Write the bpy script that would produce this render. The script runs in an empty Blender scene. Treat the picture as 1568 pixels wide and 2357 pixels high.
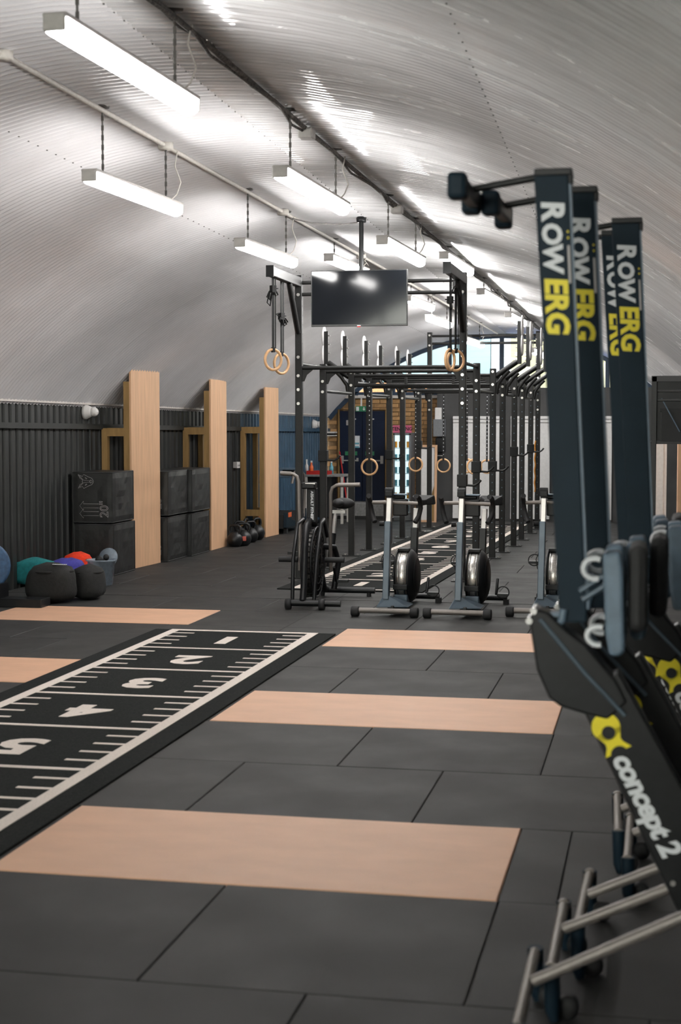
import bpy, bmesh, math, random
from mathutils import Vector, Matrix
random.seed(7)
PI = math.pi
scene = bpy.context.scene
COL = scene.collection

# ---------------------------------------------------------------- camera
FPX, CAM_H, YAW, PITCH = 3564.4, 1.6927, 0.2013, -0.05755
cam_d = bpy.data.cameras.new('camera'); cam = bpy.data.objects.new('camera', cam_d); COL.objects.link(cam)
cam.location = (0, 0, CAM_H); cam.rotation_euler = (PI/2 + PITCH, 0, YAW)
cam_d.sensor_fit = 'VERTICAL'; cam_d.sensor_height = 36.0; cam_d.lens = FPX/2357*36.0
cam_d.clip_end = 200; cam_d.clip_start = 0.05
cam_d.dof.use_dof = True; cam_d.dof.focus_distance = 16.5; cam_d.dof.aperture_fstop = 3.8
scene.camera = cam

# ---------------------------------------------------------------- world, exposure
w = bpy.data.worlds.new('sky'); scene.world = w; w.use_nodes = True
bg = w.node_tree.nodes['Background']; bg.inputs[0].default_value = (0.80, 0.90, 1.0, 1); bg.inputs[1].default_value = 3.6
sun_d = bpy.data.lights.new('sun', 'SUN'); sun_d.energy = 65.0; sun_d.angle = 0.01; sun_d.color = (1.0, 0.94, 0.86)
sun = bpy.data.objects.new('sun', sun_d); COL.objects.link(sun); sun.rotation_euler = (-math.radians(50), 0, 0)   # high sun behind the far end, lighting the street front
vs = scene.view_settings
vs.view_transform = 'Standard'; vs.look = 'None'; vs.gamma = 1.0; vs.use_curve_mapping = False; vs.exposure = 0.16
scene.display_settings.display_device = 'sRGB'
scene.cycles.use_denoising = True
scene.cycles.max_bounces = 6; scene.cycles.sample_clamp_indirect = 6.0
LAMP_POWER = 46.0

# ---------------------------------------------------------------- pixel helpers (photo pixel -> direction; distance from a plane it touches)
_F = Vector((-math.sin(YAW)*math.cos(PITCH), math.cos(YAW)*math.cos(PITCH), math.sin(PITCH)))
_R = Vector((math.cos(YAW), math.sin(YAW), 0)); _U = _R.cross(_F)
def on(px, py, ax, val):
    r = _F + _R*((px-784)/FPX) - _U*((py-1178.5)/FPX)
    o = Vector((0, 0, CAM_H)); t = (val-o[ax])/r[ax]
    return o + r*t
def fl(px, py): return on(px, py, 2, 0.0)

# ---------------------------------------------------------------- materials
MATS = {}
def mat(name, col, rough=0.5, metal=0.0, var=0.0, scale=30.0, bump=0.0, bscale=None, spec=0.5, coat=0.0, stretch=None, rvar=0.0, rnd=0.0):
    m = bpy.data.materials.new(name); m.use_nodes = True; MATS[name] = m
    nt = m.node_tree; N = nt.nodes; L = nt.links; b = N['Principled BSDF']
    b.inputs['Base Color'].default_value = (*col, 1); b.inputs['Roughness'].default_value = rough
    b.inputs['Metallic'].default_value = metal; b.inputs['Specular IOR Level'].default_value = spec
    b.inputs['Coat Weight'].default_value = coat
    tc = N.new('ShaderNodeTexCoord'); vec = tc.outputs['Object']
    if stretch:
        mp = N.new('ShaderNodeMapping'); mp.inputs['Scale'].default_value = stretch; L.new(vec, mp.inputs[0]); vec = mp.outputs[0]
    if var or rvar:
        nz = N.new('ShaderNodeTexNoise'); nz.inputs['Scale'].default_value = scale; nz.inputs['Detail'].default_value = 6; L.new(vec, nz.inputs['Vector'])
        if var:
            cr = N.new('ShaderNodeValToRGB'); cr.color_ramp.elements[0].position = 0.3; cr.color_ramp.elements[1].position = 0.7
            cr.color_ramp.elements[0].color = (*[max(0, c*(1-var)) for c in col], 1); cr.color_ramp.elements[1].color = (*[min(1, c*(1+var)) for c in col], 1)
            L.new(nz.outputs['Fac'], cr.inputs[0]); out = cr.outputs[0]
            if rnd:
                oi = N.new('ShaderNodeObjectInfo'); hs = N.new('ShaderNodeHueSaturation'); mr = N.new('ShaderNodeMapRange')
                mr.inputs['To Min'].default_value = 1-rnd; mr.inputs['To Max'].default_value = 1+rnd
                L.new(oi.outputs['Random'], mr.inputs['Value']); L.new(mr.outputs[0], hs.inputs['Value']); L.new(out, hs.inputs['Color']); out = hs.outputs[0]
            L.new(out, b.inputs['Base Color'])
        if rvar:
            mr = N.new('ShaderNodeMapRange'); mr.inputs['From Min'].default_value = .3; mr.inputs['From Max'].default_value = .7
            mr.inputs['To Min'].default_value = max(0.02, rough-rvar); mr.inputs['To Max'].default_value = min(1, rough+rvar)
            L.new(nz.outputs['Fac'], mr.inputs['Value']); L.new(mr.outputs[0], b.inputs['Roughness'])
    if bump:
        n2 = N.new('ShaderNodeTexNoise'); n2.inputs['Scale'].default_value = bscale or scale; n2.inputs['Detail'].default_value = 3; L.new(vec, n2.inputs['Vector'])
        bp = N.new('ShaderNodeBump'); bp.inputs['Strength'].default_value = bump; bp.inputs['Distance'].default_value = 0.01
        L.new(n2.outputs['Fac'], bp.inputs['Height']); L.new(bp.outputs[0], b.inputs['Normal'])
    return m
def emis(name, col, strength):
    m = bpy.data.materials.new(name); m.use_nodes = True; MATS[name] = m
    nt = m.node_tree; nt.nodes.clear(); o = nt.nodes.new('ShaderNodeOutputMaterial'); e = nt.nodes.new('ShaderNodeEmission')
    e.inputs[0].default_value = (*col, 1); e.inputs[1].default_value = strength; nt.links.new(e.outputs[0], o.inputs[0]); return m
def pane(name, tint=(0.92, 0.97, 0.97), gloss=0.08):
    m = bpy.data.materials.new(name); m.use_nodes = True; MATS[name] = m
    nt = m.node_tree; nt.nodes.clear(); o = nt.nodes.new('ShaderNodeOutputMaterial'); t = nt.nodes.new('ShaderNodeBsdfTransparent'); g = nt.nodes.new('ShaderNodeBsdfGlossy'); x = nt.nodes.new('ShaderNodeMixShader')
    t.inputs[0].default_value = (*tint, 1); g.inputs['Roughness'].default_value = 0.02; x.inputs[0].default_value = gloss
    nt.links.new(t.outputs[0], x.inputs[1]); nt.links.new(g.outputs[0], x.inputs[2]); nt.links.new(x.outputs[0], o.inputs[0]); return m

mat('vault', (0.80, 0.79, 0.80), 0.42, 0.25, var=0.06, scale=1.7, rvar=0.07, rnd=0.05)
mat('vault_gloss', (0.90, 0.885, 0.89), 0.17, 0.30, var=0.18, scale=1.0, rvar=0.14, rnd=0.07, stretch=(1.6, 13, 1.6), spec=1.0)  # same sheeting as vault; paler, streaky colour stands in for daylight reflections
mat('white_trim', (0.62, 0.58, 0.54), 0.5, var=0.12, scale=9)
mat('black_cladding', (0.013, 0.0145, 0.014), 0.5, var=0.3, scale=4)
mat('navy_cladding', (0.036, 0.082, 0.135), 0.45, var=0.25, scale=4)
mat('wall_paint', (0.045, 0.045, 0.045), 0.6, var=0.2, scale=3)
mat('subfloor', (0.012, 0.012, 0.012), 0.9, var=0.2)
mat('rubber_tile', (0.034, 0.0331, 0.0323), 0.62, var=0.22, scale=2.2, bump=0.25, bscale=260, rvar=0.10, rnd=0.10, spec=0.22)
mat('turf_black', (0.016, 0.0175, 0.017), 0.95, var=0.5, scale=120, bump=0.8, bscale=220, spec=0.15)
mat('turf_white', (0.74, 0.66, 0.60), 0.95, var=0.10, scale=90, bump=0.6, bscale=200, spec=0.15)
mat('platform_ply', (0.62, 0.365, 0.235), 0.55, var=0.07, scale=3.0, stretch=(1, 2.2, 1), bump=0.04, bscale=60)
mat('board_ply', (0.66, 0.40, 0.235), 0.6, var=0.10, scale=3.0, stretch=(6, 6, .7), bump=0.03, bscale=40)
mat('timber', (0.30, 0.18, 0.065), 0.7, var=0.2, scale=5, stretch=(4, 4, .6))
mat('rig_black', (0.010, 0.010, 0.0097), 0.45, 0.0, var=0.25, scale=6, bump=0.05, bscale=200, spec=0.35)
mat('bolt_steel', (0.62, 0.60, 0.58), 0.3, 0.9, var=0.1)
mat('steel', (0.55, 0.54, 0.53), 0.25, 1.0, var=0.08, scale=40)
mat('brushed_band', (0.52, 0.50, 0.47), 0.32, 0.9, var=0.25, scale=90)
mat('tube_grey', (0.18, 0.16, 0.145), 0.45, 0.3, var=0.08)
mat('silver_paint', (0.60, 0.58, 0.56), 0.35, 0.4, var=0.05)
mat('black_plastic', (0.006, 0.0065, 0.0075), 0.45, var=0.2, spec=0.3)
mat('black_rubber', (0.010, 0.010, 0.011), 0.7, var=0.2)
mat('black_paint', (0.007, 0.0075, 0.0085), 0.38, 0.0, var=0.2, spec=0.35)
mat('erg_grey', (0.075, 0.105, 0.135), 0.38, 0.15, var=0.12, scale=8)
mat('rail_navy', (0.005, 0.015, 0.025), 0.6, 0.0, var=0.15, scale=8, spec=0.2)
mat('plate_grey', (0.10, 0.145, 0.195), 0.45, var=0.1)
mat('shroud_grey', (0.085, 0.080, 0.075), 0.4, 0.3, var=0.5, scale=40)
mat('print_white', (0.75, 0.77, 0.79), 0.5, var=0.04)
mat('print_yellow', (0.72, 0.60, 0.008), 0.5, var=0.04)
mat('print_grey', (0.36, 0.34, 0.34), 0.5, var=0.04)
mat('tv_frame', (0.012, 0.012, 0.013), 0.3, var=0.1)
mat('tv_screen', (0.006, 0.007, 0.009), 0.07, spec=0.3, var=0.1)
mat('lamp_housing', (0.42, 0.40, 0.38), 0.5, var=0.08)
mat('chain', (0.10, 0.095, 0.09), 0.4, 0.7, var=0.1)
mat('cable_white', (0.55, 0.52, 0.48), 0.6, var=0.1)
mat('tray_dark', (0.13, 0.12, 0.11), 0.7, 0.2, var=0.6, scale=45, bump=0.9, bscale=40)
mat('ring_wood', (0.72, 0.43, 0.22), 0.45, var=0.12, scale=25)
mat('strap', (0.015, 0.015, 0.015), 0.8, var=0.2)
mat('box_vinyl', (0.013, 0.013, 0.013), 0.42, var=0.3, scale=6, bump=0.5, bscale=7)
mat('white_plastic', (0.70, 0.68, 0.66), 0.4, var=0.05)
mat('brick', (0.46, 0.265, 0.115), 0.85, var=0.25, scale=14, bump=0.4, bscale=60, rnd=0.16)
mat('mortar', (0.22, 0.135, 0.065), 0.9, var=0.2)
mat('navy_door', (0.006, 0.012, 0.034), 0.5, var=0.15, spec=0.2)
mat('concrete', (0.22, 0.215, 0.21), 0.8, var=0.2)
mat('exit_green', (0.015, 0.20, 0.085), 0.5, var=0.05)
mat('sign_pink', (0.55, 0.10, 0.20), 0.5, var=0.2, scale=4)
mat('panel_white', (0.72, 0.71, 0.70), 0.5, var=0.06)
mat('fridge_grey', (0.16, 0.17, 0.18), 0.4, var=0.1)
emis('fridge_light', (0.70, 0.92, 1.0), 1.5)
mat('drink_orange', (0.65, 0.30, 0.03), 0.4, var=0.2); mat('drink_blue', (0.10, 0.33, 0.42), 0.4, var=0.2)
mat('red_plastic', (0.45, 0.015, 0.012), 0.4, var=0.1); mat('orange_print', (0.72, 0.13, 0.03), 0.5, var=0.05)
mat('foam_green', (0.10, 0.50, 0.03), 0.55, var=0.15); mat('teal_cloth', (0.01, 0.18, 0.19), 0.9, var=0.2, bump=.3, bscale=20)
mat('purple_cloth', (0.06, 0.055, 0.32), 0.9, var=0.2, bump=.3, bscale=20); mat('red_cloth', (0.80, 0.045, 0.01), 0.9, var=0.15, bump=.4, bscale=25)
mat('bag_black', (0.009, 0.009, 0.0085), 0.85, var=0.3, bump=.3, bscale=40)
mat('plate_blue', (0.03, 0.075, 0.15), 0.6, var=0.3, scale=30)
mat('kettle_red', (0.50, 0.10, 0.07), 0.5, var=0.1)
mat('dark_blue_frame', (0.012, 0.035, 0.075), 0.45, var=0.15)
mat('facade_teal', (0.34, 0.49, 0.50), 0.8, var=0.12, scale=1.2); mat('facade_white', (0.75, 0.75, 0.72), 0.8, var=0.06); mat('facade_cream', (0.56, 0.49, 0.27), 0.8, var=0.12, scale=1.5)
mat('facade_orange', (0.62, 0.28, 0.11), 0.8, var=0.15); mat('tarp_blue', (0.015, 0.10, 0.42), 0.6, var=0.2)
mat('ground', (0.25, 0.25, 0.25), 0.9, var=0.2)
mat('rope_orange', (0.55, 0.22, 0.03), 0.8, var=0.2)
emis('lamp_diffuser', (1.0, 0.982, 0.96), LAMP_POWER)
emis('bulb_glow', (1.0, 0.95, 0.88), 6.0)
pane('glass'); 
def tubmat():
    m = mat('clear_tub', (0.30, 0.36, 0.42), 0.25, var=0.1); b = m.node_tree.nodes['Principled BSDF']; b.inputs['Alpha'].default_value = 0.55; return m
tubmat()

# ---------------------------------------------------------------- mesh helpers
class MB:
    def __init__(s): s.v = []; s.f = []; s.mi = []; s.sm = []
    def add(s, vs_, fs, mi=0, smooth=False, M=None):
        o = len(s.v)
        s.v += [tuple(M @ Vector(q)) if M is not None else tuple(q) for q in vs_]
        for f in fs: s.f.append([i+o for i in f]); s.mi.append(mi); s.sm.append(smooth)
        return s
    def box(s, c, d, mi=0, M=None):
        x, y, z = [q/2 for q in d]; cx, cy, cz = c
        vv = [(cx+i*x, cy+j*y, cz+k*z) for k in (-1, 1) for j in (-1, 1) for i in (-1, 1)]
        return s.add(vv, [(0, 2, 3, 1), (4, 5, 7, 6), (0, 1, 5, 4), (2, 6, 7, 3), (0, 4, 6, 2), (1, 3, 7, 5)], mi, False, M)
    def tube(s, pts, r, n=10, mi=0, closed=False, M=None, smooth=True, flat=1.0, up=None):
        P = [Vector(p) for p in pts]; k = len(P); rr = r if isinstance(r, (list, tuple)) else [r]*k
        vv = []; fs = []; prev = None
        for i, p in enumerate(P):
            if closed: t = (P[(i+1) % k]-P[i-1])
            else: t = (P[min(i+1, k-1)]-P[max(i-1, 0)])
            t.normalize()
            if prev is None:
                a = Vector(up) if up else (Vector((0, 0, 1)) if abs(t.z) < .9 else Vector((1, 0, 0)))
                u = (a-t*a.dot(t)).normalized()
            else: u = (prev-t*prev.dot(t)).normalized()
            prev = u; q = t.cross(u)
            for j in range(n):
                an = 2*PI*j/n; vv.append(p+u*(math.cos(an)*rr[i])+q*(math.sin(an)*rr[i]*flat))
        for i in range(k if closed else k-1):
            a = i*n; b = ((i+1) % k)*n
            for j in range(n): fs.append((a+j, a+(j+1) % n, b+(j+1) % n, b+j))
        s.add(vv, fs, mi, smooth, M)
        if not closed:
            s.add(vv[:n], [list(range(n))[::-1]], mi, False, M); s.add(vv[-n:], [list(range(n))], mi, False, M)
        return s
    def cyl(s, a, b, r, n=16, mi=0, r2=None, M=None): return s.tube([a, b], [r, r2 if r2 is not None else r], n, mi, M=M)
    def lathe(s, prof, n=24, mi=0, M=None, smooth=True, caps=True):
        vv = [(r*math.cos(2*PI*j/n), r*math.sin(2*PI*j/n), z) for r, z in prof for j in range(n)]; fs = []
        for i in range(len(prof)-1):
            for j in range(n): fs.append((i*n+j, i*n+(j+1) % n, (i+1)*n+(j+1) % n, (i+1)*n+j))
        if caps: fs.append(list(range(n))[::-1]); fs.append([(len(prof)-1)*n+j for j in range(n)])
        return s.add(vv, fs, mi, smooth, M)
    def prism(s, poly, t0, t1, axis='y', mi=0, M=None):
        n = len(poly)
        def p3(p, t): return (p[0], t, p[1]) if axis == 'y' else ((t, p[0], p[1]) if axis == 'x' else (p[0], p[1], t))
        vv = [p3(p, t0) for p in poly]+[p3(p, t1) for p in poly]
        fs = [list(range(n)), list(range(n, 2*n))[::-1]]+[(i, i+n, (i+1) % n+n, (i+1) % n) for i in range(n)]
        return s.add(vv, fs, mi, False, M)
    def torus(s, R, r, n=32, m=10, mi=0, M=None, flat=1.0):
        return s.tube([(R*math.cos(2*PI*i/n), R*math.sin(2*PI*i/n), 0) for i in range(n)], r, m, mi, True, M, flat=flat)
    def sphere(s, c, r, n=16, m=10, mi=0, M=None, sc=(1, 1, 1)):
        c = Vector(c); prof = []
        vv = []; fs = []
        for i in range(m+1):
            th = PI*i/m
            for j in range(n): vv.append((c.x+sc[0]*r*math.sin(th)*math.cos(2*PI*j/n), c.y+sc[1]*r*math.sin(th)*math.sin(2*PI*j/n), c.z-sc[2]*r*math.cos(th)))
        for i in range(m):
            for j in range(n): fs.append((i*n+j, i*n+(j+1) % n, (i+1)*n+(j+1) % n, (i+1)*n+j))
        return s.add(vv, fs, mi, True, M)
    def mesh(s, name, mats):
        me = bpy.data.meshes.new(name); me.from_pydata([tuple(q) for q in s.v], [], s.f); 
        for m_ in (mats if isinstance(mats, (list, tuple)) else [mats]): me.materials.append(MATS[m_])
        me.polygons.foreach_set('material_index', s.mi); me.polygons.foreach_set('use_smooth', s.sm)
        bm = bmesh.new(); bm.from_mesh(me); bmesh.ops.recalc_face_normals(bm, faces=bm.faces); bm.to_mesh(me); bm.free()
        me.update(); return me
    def build(s, name, mats, parent=None, bevel=0.0, loc=None):
        o = bpy.data.objects.new(name, s.mesh(name, mats)); COL.objects.link(o)
        if parent is not None: o.parent = parent
        if loc is not None: o.location = loc
        if bevel:
            b = o.modifiers.new('bevel', 'BEVEL'); b.width = bevel; b.segments = 2; b.limit_method = 'ANGLE'; b.angle_limit = 0.7
        return o
def inst(name, me, parent=None, loc=(0, 0, 0), rot=(0, 0, 0), scale=None):
    o = bpy.data.objects.new(name, me); COL.objects.link(o); o.parent = parent; o.location = loc; o.rotation_euler = rot
    if scale: o.scale = scale
    return o
def empty(name, loc, label=None, cat=None, group=None, rz=0.0):
    o = bpy.data.objects.new(name, None); COL.objects.link(o); o.location = loc; o.rotation_euler = (0, 0, rz); o.empty_display_size = .1
    return tag(o, label, cat, group)
def tag(o, label=None, cat=None, group=None, kind=None):
    if label: o['label'] = label
    if cat: o['category'] = cat
    if group: o['group'] = group
    if kind: o['kind'] = kind
    return o
def dup(root, loc=None, rz=None, label=None, group=None):
    def cp(o, par):
        c = o.copy(); COL.objects.link(c); c.parent = par
        for ch in [q for q in o.children]: cp(ch, c)
        return c
    r = cp(root, None)
    if loc is not None: r.location = loc
    if rz is not None: r.rotation_euler = (0, 0, rz)
    if label: r['label'] = label
    if group: r['group'] = group
    return r
def text(body, size, shear=0.0, offset=0.0, ext=0.001, outline=0.0, spacing=1.0, align='CENTER'):
    cu = bpy.data.curves.new('txt', 'FONT'); cu.body = body; cu.size = size; cu.shear = shear; cu.offset = offset
    cu.align_x = align; cu.align_y = 'CENTER'; cu.space_character = spacing; cu.resolution_u = 3
    if outline: cu.fill_mode = 'NONE'; cu.bevel_depth = outline; cu.bevel_resolution = 0
    else: cu.extrude = ext
    o = bpy.data.objects.new('txt', cu); me = bpy.data.meshes.new_from_object(o)
    vv = [tuple(v.co) for v in me.vertices]; ff = [list(p.vertices) for p in me.polygons]
    bpy.data.objects.remove(o); bpy.data.curves.remove(cu); bpy.data.meshes.remove(me)
    return vv, ff
def frame(o, x, y, z=None):
    x = Vector(x).normalized(); y = Vector(y); y = (y-x*y.dot(x)).normalized(); z = x.cross(y)
    M = Matrix((x, y, z)).transposed().to_4x4(); M.translation = Vector(o); return M
def T(x, y, z): return Matrix.Translation((x, y, z))
def RX(a): return Matrix.Rotation(a, 4, 'X')
def RY(a): return Matrix.Rotation(a, 4, 'Y')
def RZ(a): return Matrix.Rotation(a, 4, 'Z')

# ================================================================ STRUCTURE
YF, YB = -3.6, 27.3          # front (street) end and back end of the arch
def sect(Y):
    t = (Y-15)/12.3
    xc = -2.8+.13*t; za = 3.62-.36*t; c = 3.65-.51*t; ze = 1.89-.09*t
    rise = za-ze; R = (c*c+rise*rise)/(2*rise); return xc, za, c, ze, R
def XL(Y): s = sect(Y); return s[0]-s[2]
def XR(Y): s = sect(Y); return s[0]+s[2]
def vz(X, Y):
    xc, za, c, ze, R = sect(Y); return za-R+math.sqrt(max(0, R*R-(X-xc)**2))
def vpt(u, Y, off=0.0):       # u in -1..1 along the arc
    xc, za, c, ze, R = sect(Y); a = math.asin(c/R)*u; r = R-off
    return (xc+r*math.sin(a), Y, za-R+r*math.cos(a))

ceil = bpy.data.objects.new('ceiling', None); COL.objects.link(ceil); tag(ceil, 'glossy grey corrugated metal lining of the arched roof', kind='structure')
PITCH_R = 0.076
def sheet(u0, u1, y0, y1, seg):
    m = MB(); ny = max(2, round((y1-y0)/PITCH_R*6)); vv = []; fs = []
    for j in range(ny+1):
        Y = y0+(y1-y0)*j/ny; off = 0.014*math.cos(2*PI*Y/PITCH_R)
        for i in range(seg+1): vv.append(vpt(u0+(u1-u0)*i/seg, Y, off))
    for j in range(ny):
        for i in range(seg): a = j*(seg+1)+i; fs.append((a, a+1, a+seg+2, a+seg+1))
    m.add(vv, fs, 0, True); return m
U_SEAMS = [-1.0, -0.30, 0.02, 0.45, 1.0]
ys = [YF+(YB-YF)*k/14 for k in range(15)]
for k in range(14):
    for a, b in zip(U_SEAMS[:-1], U_SEAMS[1:]):
        o = sheet(a, b, ys[k], ys[k+1]+0.01, max(5, int(16*(b-a)))).build('corrugated_sheet', 'vault' if a < 0 else 'vault_gloss', ceil)
# rivet rows along the sheet seams
rv = MB()
for u in (-0.30, 0.02, 0.45):
    for i in range(int((YB-2)/PITCH_R/2)):
        Y = 2+i*PITCH_R*2; p = vpt(u, Y, 0.012); rv.box(p, (.009, .009, .006))
tag(rv.build('seam_rivets', 'chain', ceil), kind='stuff')

def corr_wall(name, xf, y0, y1, z0, ztop, m_, sgn, pitch=0.15, dep=0.03):
    m = MB(); prof = []; y = y0
    while y < y1:
        prof += [(y, 0), (y+pitch*.5, 0), (y+pitch*.58, dep), (y+pitch*.92, dep)]; y += pitch
    prof = [(yy, d) for yy, d in prof if yy <= y1]+[(y1, 0)]
    vv = []; fs = []
    for yy, d in prof: vv += [(xf(yy)-sgn*d, yy, z0), (xf(yy)-sgn*d, yy, ztop(yy))]
    for i in range(len(prof)-1): fs.append((2*i, 2*i+1, 2*i+3, 2*i+2))
    m.add(vv, fs); return tag(m.build(name, m_), kind='structure')
ze = lambda Y: sect(Y)[3]+0.03
YN = 22.3
corr_wall('wall_left', XL, YF, YN, -.03, ze, 'black_cladding', 1)
corr_wall('wall_left_rear', XL, YN, YB, -.03, ze, 'navy_cladding', 1)
corr_wall('wall_right', XR, YF, YB, -.03, ze, 'black_cladding', -1)
# horizontal rail and eave trim along the left wall
def long_strip(name, f0, f1, y0, y1, w_, h_, m_, n=6):
    m = MB(); vv = []; fs = []
    for i in range(n+1):
        Y = y0+(y1-y0)*i/n; x, z = f0(Y)
        vv += [(x, Y, z-h_/2), (x+w_, Y, z-h_/2), (x+w_, Y, z+h_/2), (x, Y, z+h_/2)]
    for i in range(n):
        for j in range(4): fs.append((4*i+j, 4*i+(j+1) % 4, 4*i+4+(j+1) % 4, 4*i+4+j))
    fs += [(0, 1, 2, 3), (4*n, 4*n+1, 4*n+2, 4*n+3)]
    m.add(vv, fs); return tag(m.build(name, m_), kind='structure')
rail_z = lambda Y: 1.665-.0085*(Y-15)
long_strip('trim_1', lambda Y: (XL(Y)+.001, rail_z(Y)), 0, YF, YN, .05, .06, 'black_cladding')
long_strip('trim_2', lambda Y: (XL(Y)+.001, rail_z(Y)), 0, YN, YB, .05, .06, 'navy_cladding')
long_strip('trim_3', lambda Y: (XL(Y)-.03, ze(Y)), 0, YF, YB, .075, .022, 'white_trim')
long_strip('trim_4', lambda Y: (XR(Y)-.045, ze(Y)), 0, YF, YB, .075, .022, 'white_trim')

# floor : base with rubber tiles
fb = MB(); fb.box((-2.8, (YF+YB)/2, -.08), (9.0, YB-YF+.4, .1)); floor = tag(fb.build('floor', 'subfloor'), kind='structure')
_tile = {}
def tile(x0, x1, y0, y1, nm='rubber_tile', m_='rubber_tile', top=0.0):
    g = .0022; wx = round(x1-x0-2*g, 3); wy = round(y1-y0-2*g, 3)
    if wx < .03 or wy < .03: return
    key = (wx, wy, m_, top)
    if key not in _tile:
        c = .0035; a, b = wx/2, wy/2; m = MB(); vv = []
        for (xx, yy, zz) in ((a, b, -.03), (a, b, top-c), (a-c, b-c, top)): vv += [(-xx, -yy, zz), (xx, -yy, zz), (xx, yy, zz), (-xx, yy, zz)]
        fs = [(8, 9, 10, 11)]+[(4*k+j, 4*k+(j+1) % 4, 4*k+4+(j+1) % 4, 4*k+4+j) for k in (0, 1) for j in range(4)]
        m.add(vv, fs); _tile[key] = m.mesh(nm, m_)
    return inst(nm, _tile[key], floor if nm == 'rubber_tile' else None, ((x0+x1)/2, (y0+y1)/2, random.uniform(-.0012, .0004) if nm == 'rubber_tile' else 0), (0, 0, 0))
def fill(xa, xb, y0, y1, off):
    xs = [xa]; x = math.floor(xa)+off
    while x < xb-.12:
        if x > xa+.12: xs.append(x)
        x += 1
    xs.append(xb)
    for a, b in zip(xs[:-1], xs[1:]): tile(a, b, y0, y1)
plat = []
for k in range(-7, 10):
    y0, y1 = 4.40+1.003*k, 4.40+1.003*(k+1); xl, xr = XL(y1)+.02, XR(y1)-.02; ph = k % 3
    off = {1: 0.0, 2: 0.0, 0: 0.47}[ph]
    if ph == 1 and k >= 1:
        a, b = -2.48, -.535; fill(xl, a, y0, y1, .0); tile(b, -.325, y0, y1); fill(-.325, xr, y0, y1, -.325+1); plat.append((a, b, y0, y1))
    elif k in (5, 8):
        a, b = (-5.98, -4.01) if k == 5 else (-5.75, -3.845); fill(xl, a, y0, y1, .0); plat.append((a, b, y0, y1)); fill(b, xr, y0, y1, off)
    else: fill(xl, xr, y0, y1, off)
y = 4.40+10.03+.025; k = 0
while y < YB-.05:
    y1 = min(y+1.0, YB); fill(XL(y1)+.02, XR(y1)-.02, y, y1, .47 if k % 2 else .0); y = y1; k += 1
PL = {('R', 1): 'pale plywood lifting platform panel nearest the silver-footed rowing machines', ('R', 4): 'plywood lifting platform panel in the floor midway between two matching panels',
      ('R', 7): 'plywood lifting platform panel set in the floor beside the end of the turf marked 1', ('R', -2): 'plywood lifting platform panel in the floor by the street end',
      ('L', 5): 'plywood lifting platform panel in the floor beside turf mark 2, wall side', ('L', 8): 'plywood lifting platform panel in front of the black sandbags'}
for (a, b, y0, y1) in plat:
    o = tile(a, b, y0, y1, 'lifting_platform', 'platform_ply', .002)
    key = ('R' if a > -3 else 'L', round((y0-4.4)/1.003)); tag(o, PL[key], 'platform', 'plywood platforms in the rubber floor')

# ---------------------------------------------------------------- end walls
wf = MB()
def arch_poly(Y, n=24, inset=0.0): return [vpt(-1+2*i/n, Y, inset) for i in range(n+1)]
# front (street) wall: left pier, sill, light-blocking right panel and a big glazed arch behind the camera
xl, xr = XL(YF), XR(YF)
wf.box(((xl+xr)/2, YF-.06, .12), (xr-xl, .12, .30)); wf.box(((xl+xr)/2, YF-.06, .55), (xr-xl, .12, .6)); wf.box((xl+.2, YF-.06, 1.4), (.4, .12, 1.15)); wf.box(((xr-1.1)/2, YF-.06, 1.7), (xr+1.1, .14, 1.8))  # sill height and solid right part shaped to darken near floor and rowers
tag(wf.build('wall_front', 'wall_paint'), kind='structure')
win2 = bpy.data.objects.new('window_2', None); COL.objects.link(win2); tag(win2, kind='structure')
ap = arch_poly(YF+.01)
def arch_rim(Y, w_, d_, n=24):
    m = MB(); vv = []; fs = []
    for i in range(n+1):
        u = -1+2*i/n; p = vpt(u, Y, -.03); q = vpt(u, Y, w_)
        vv += [p, q, (q[0], q[1]+d_, q[2]), (p[0], p[1]+d_, p[2])]
    for i in range(n):
        for j in range(4): fs.append((4*i+j, 4*i+(j+1) % 4, 4*i+4+(j+1) % 4, 4*i+4+j))
    m.add(vv, fs); return m
arch_rim(YF-.1, .14, .1).build('window_frame', 'dark_blue_frame', win2)
for i in range(1, 6):
    x = xl+.4+(xr-xl-.8)*i/6; m = MB(); m.box((x, YF-.05, (.85+vz(x, YF))/2), (.10, .08, vz(x, YF)-.85)); m.build('mullion', 'dark_blue_frame', win2)
m = MB(); m.box(((xl+xr)/2, YF-.05, 2.0), (xr-xl-.3, .08, .10)); m.build('transom', 'dark_blue_frame', win2)
m = MB(); m.add([(xl+.4, YF-.05, .85), (xr-.4, YF-.05, .85)]+[(max(xl+.4, min(xr-.4, p[0])), YF-.05, p[2]) for p in ap[::-1]], [list(range(2+len(ap)))]); m.build('pane', 'glass', win2)

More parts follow.
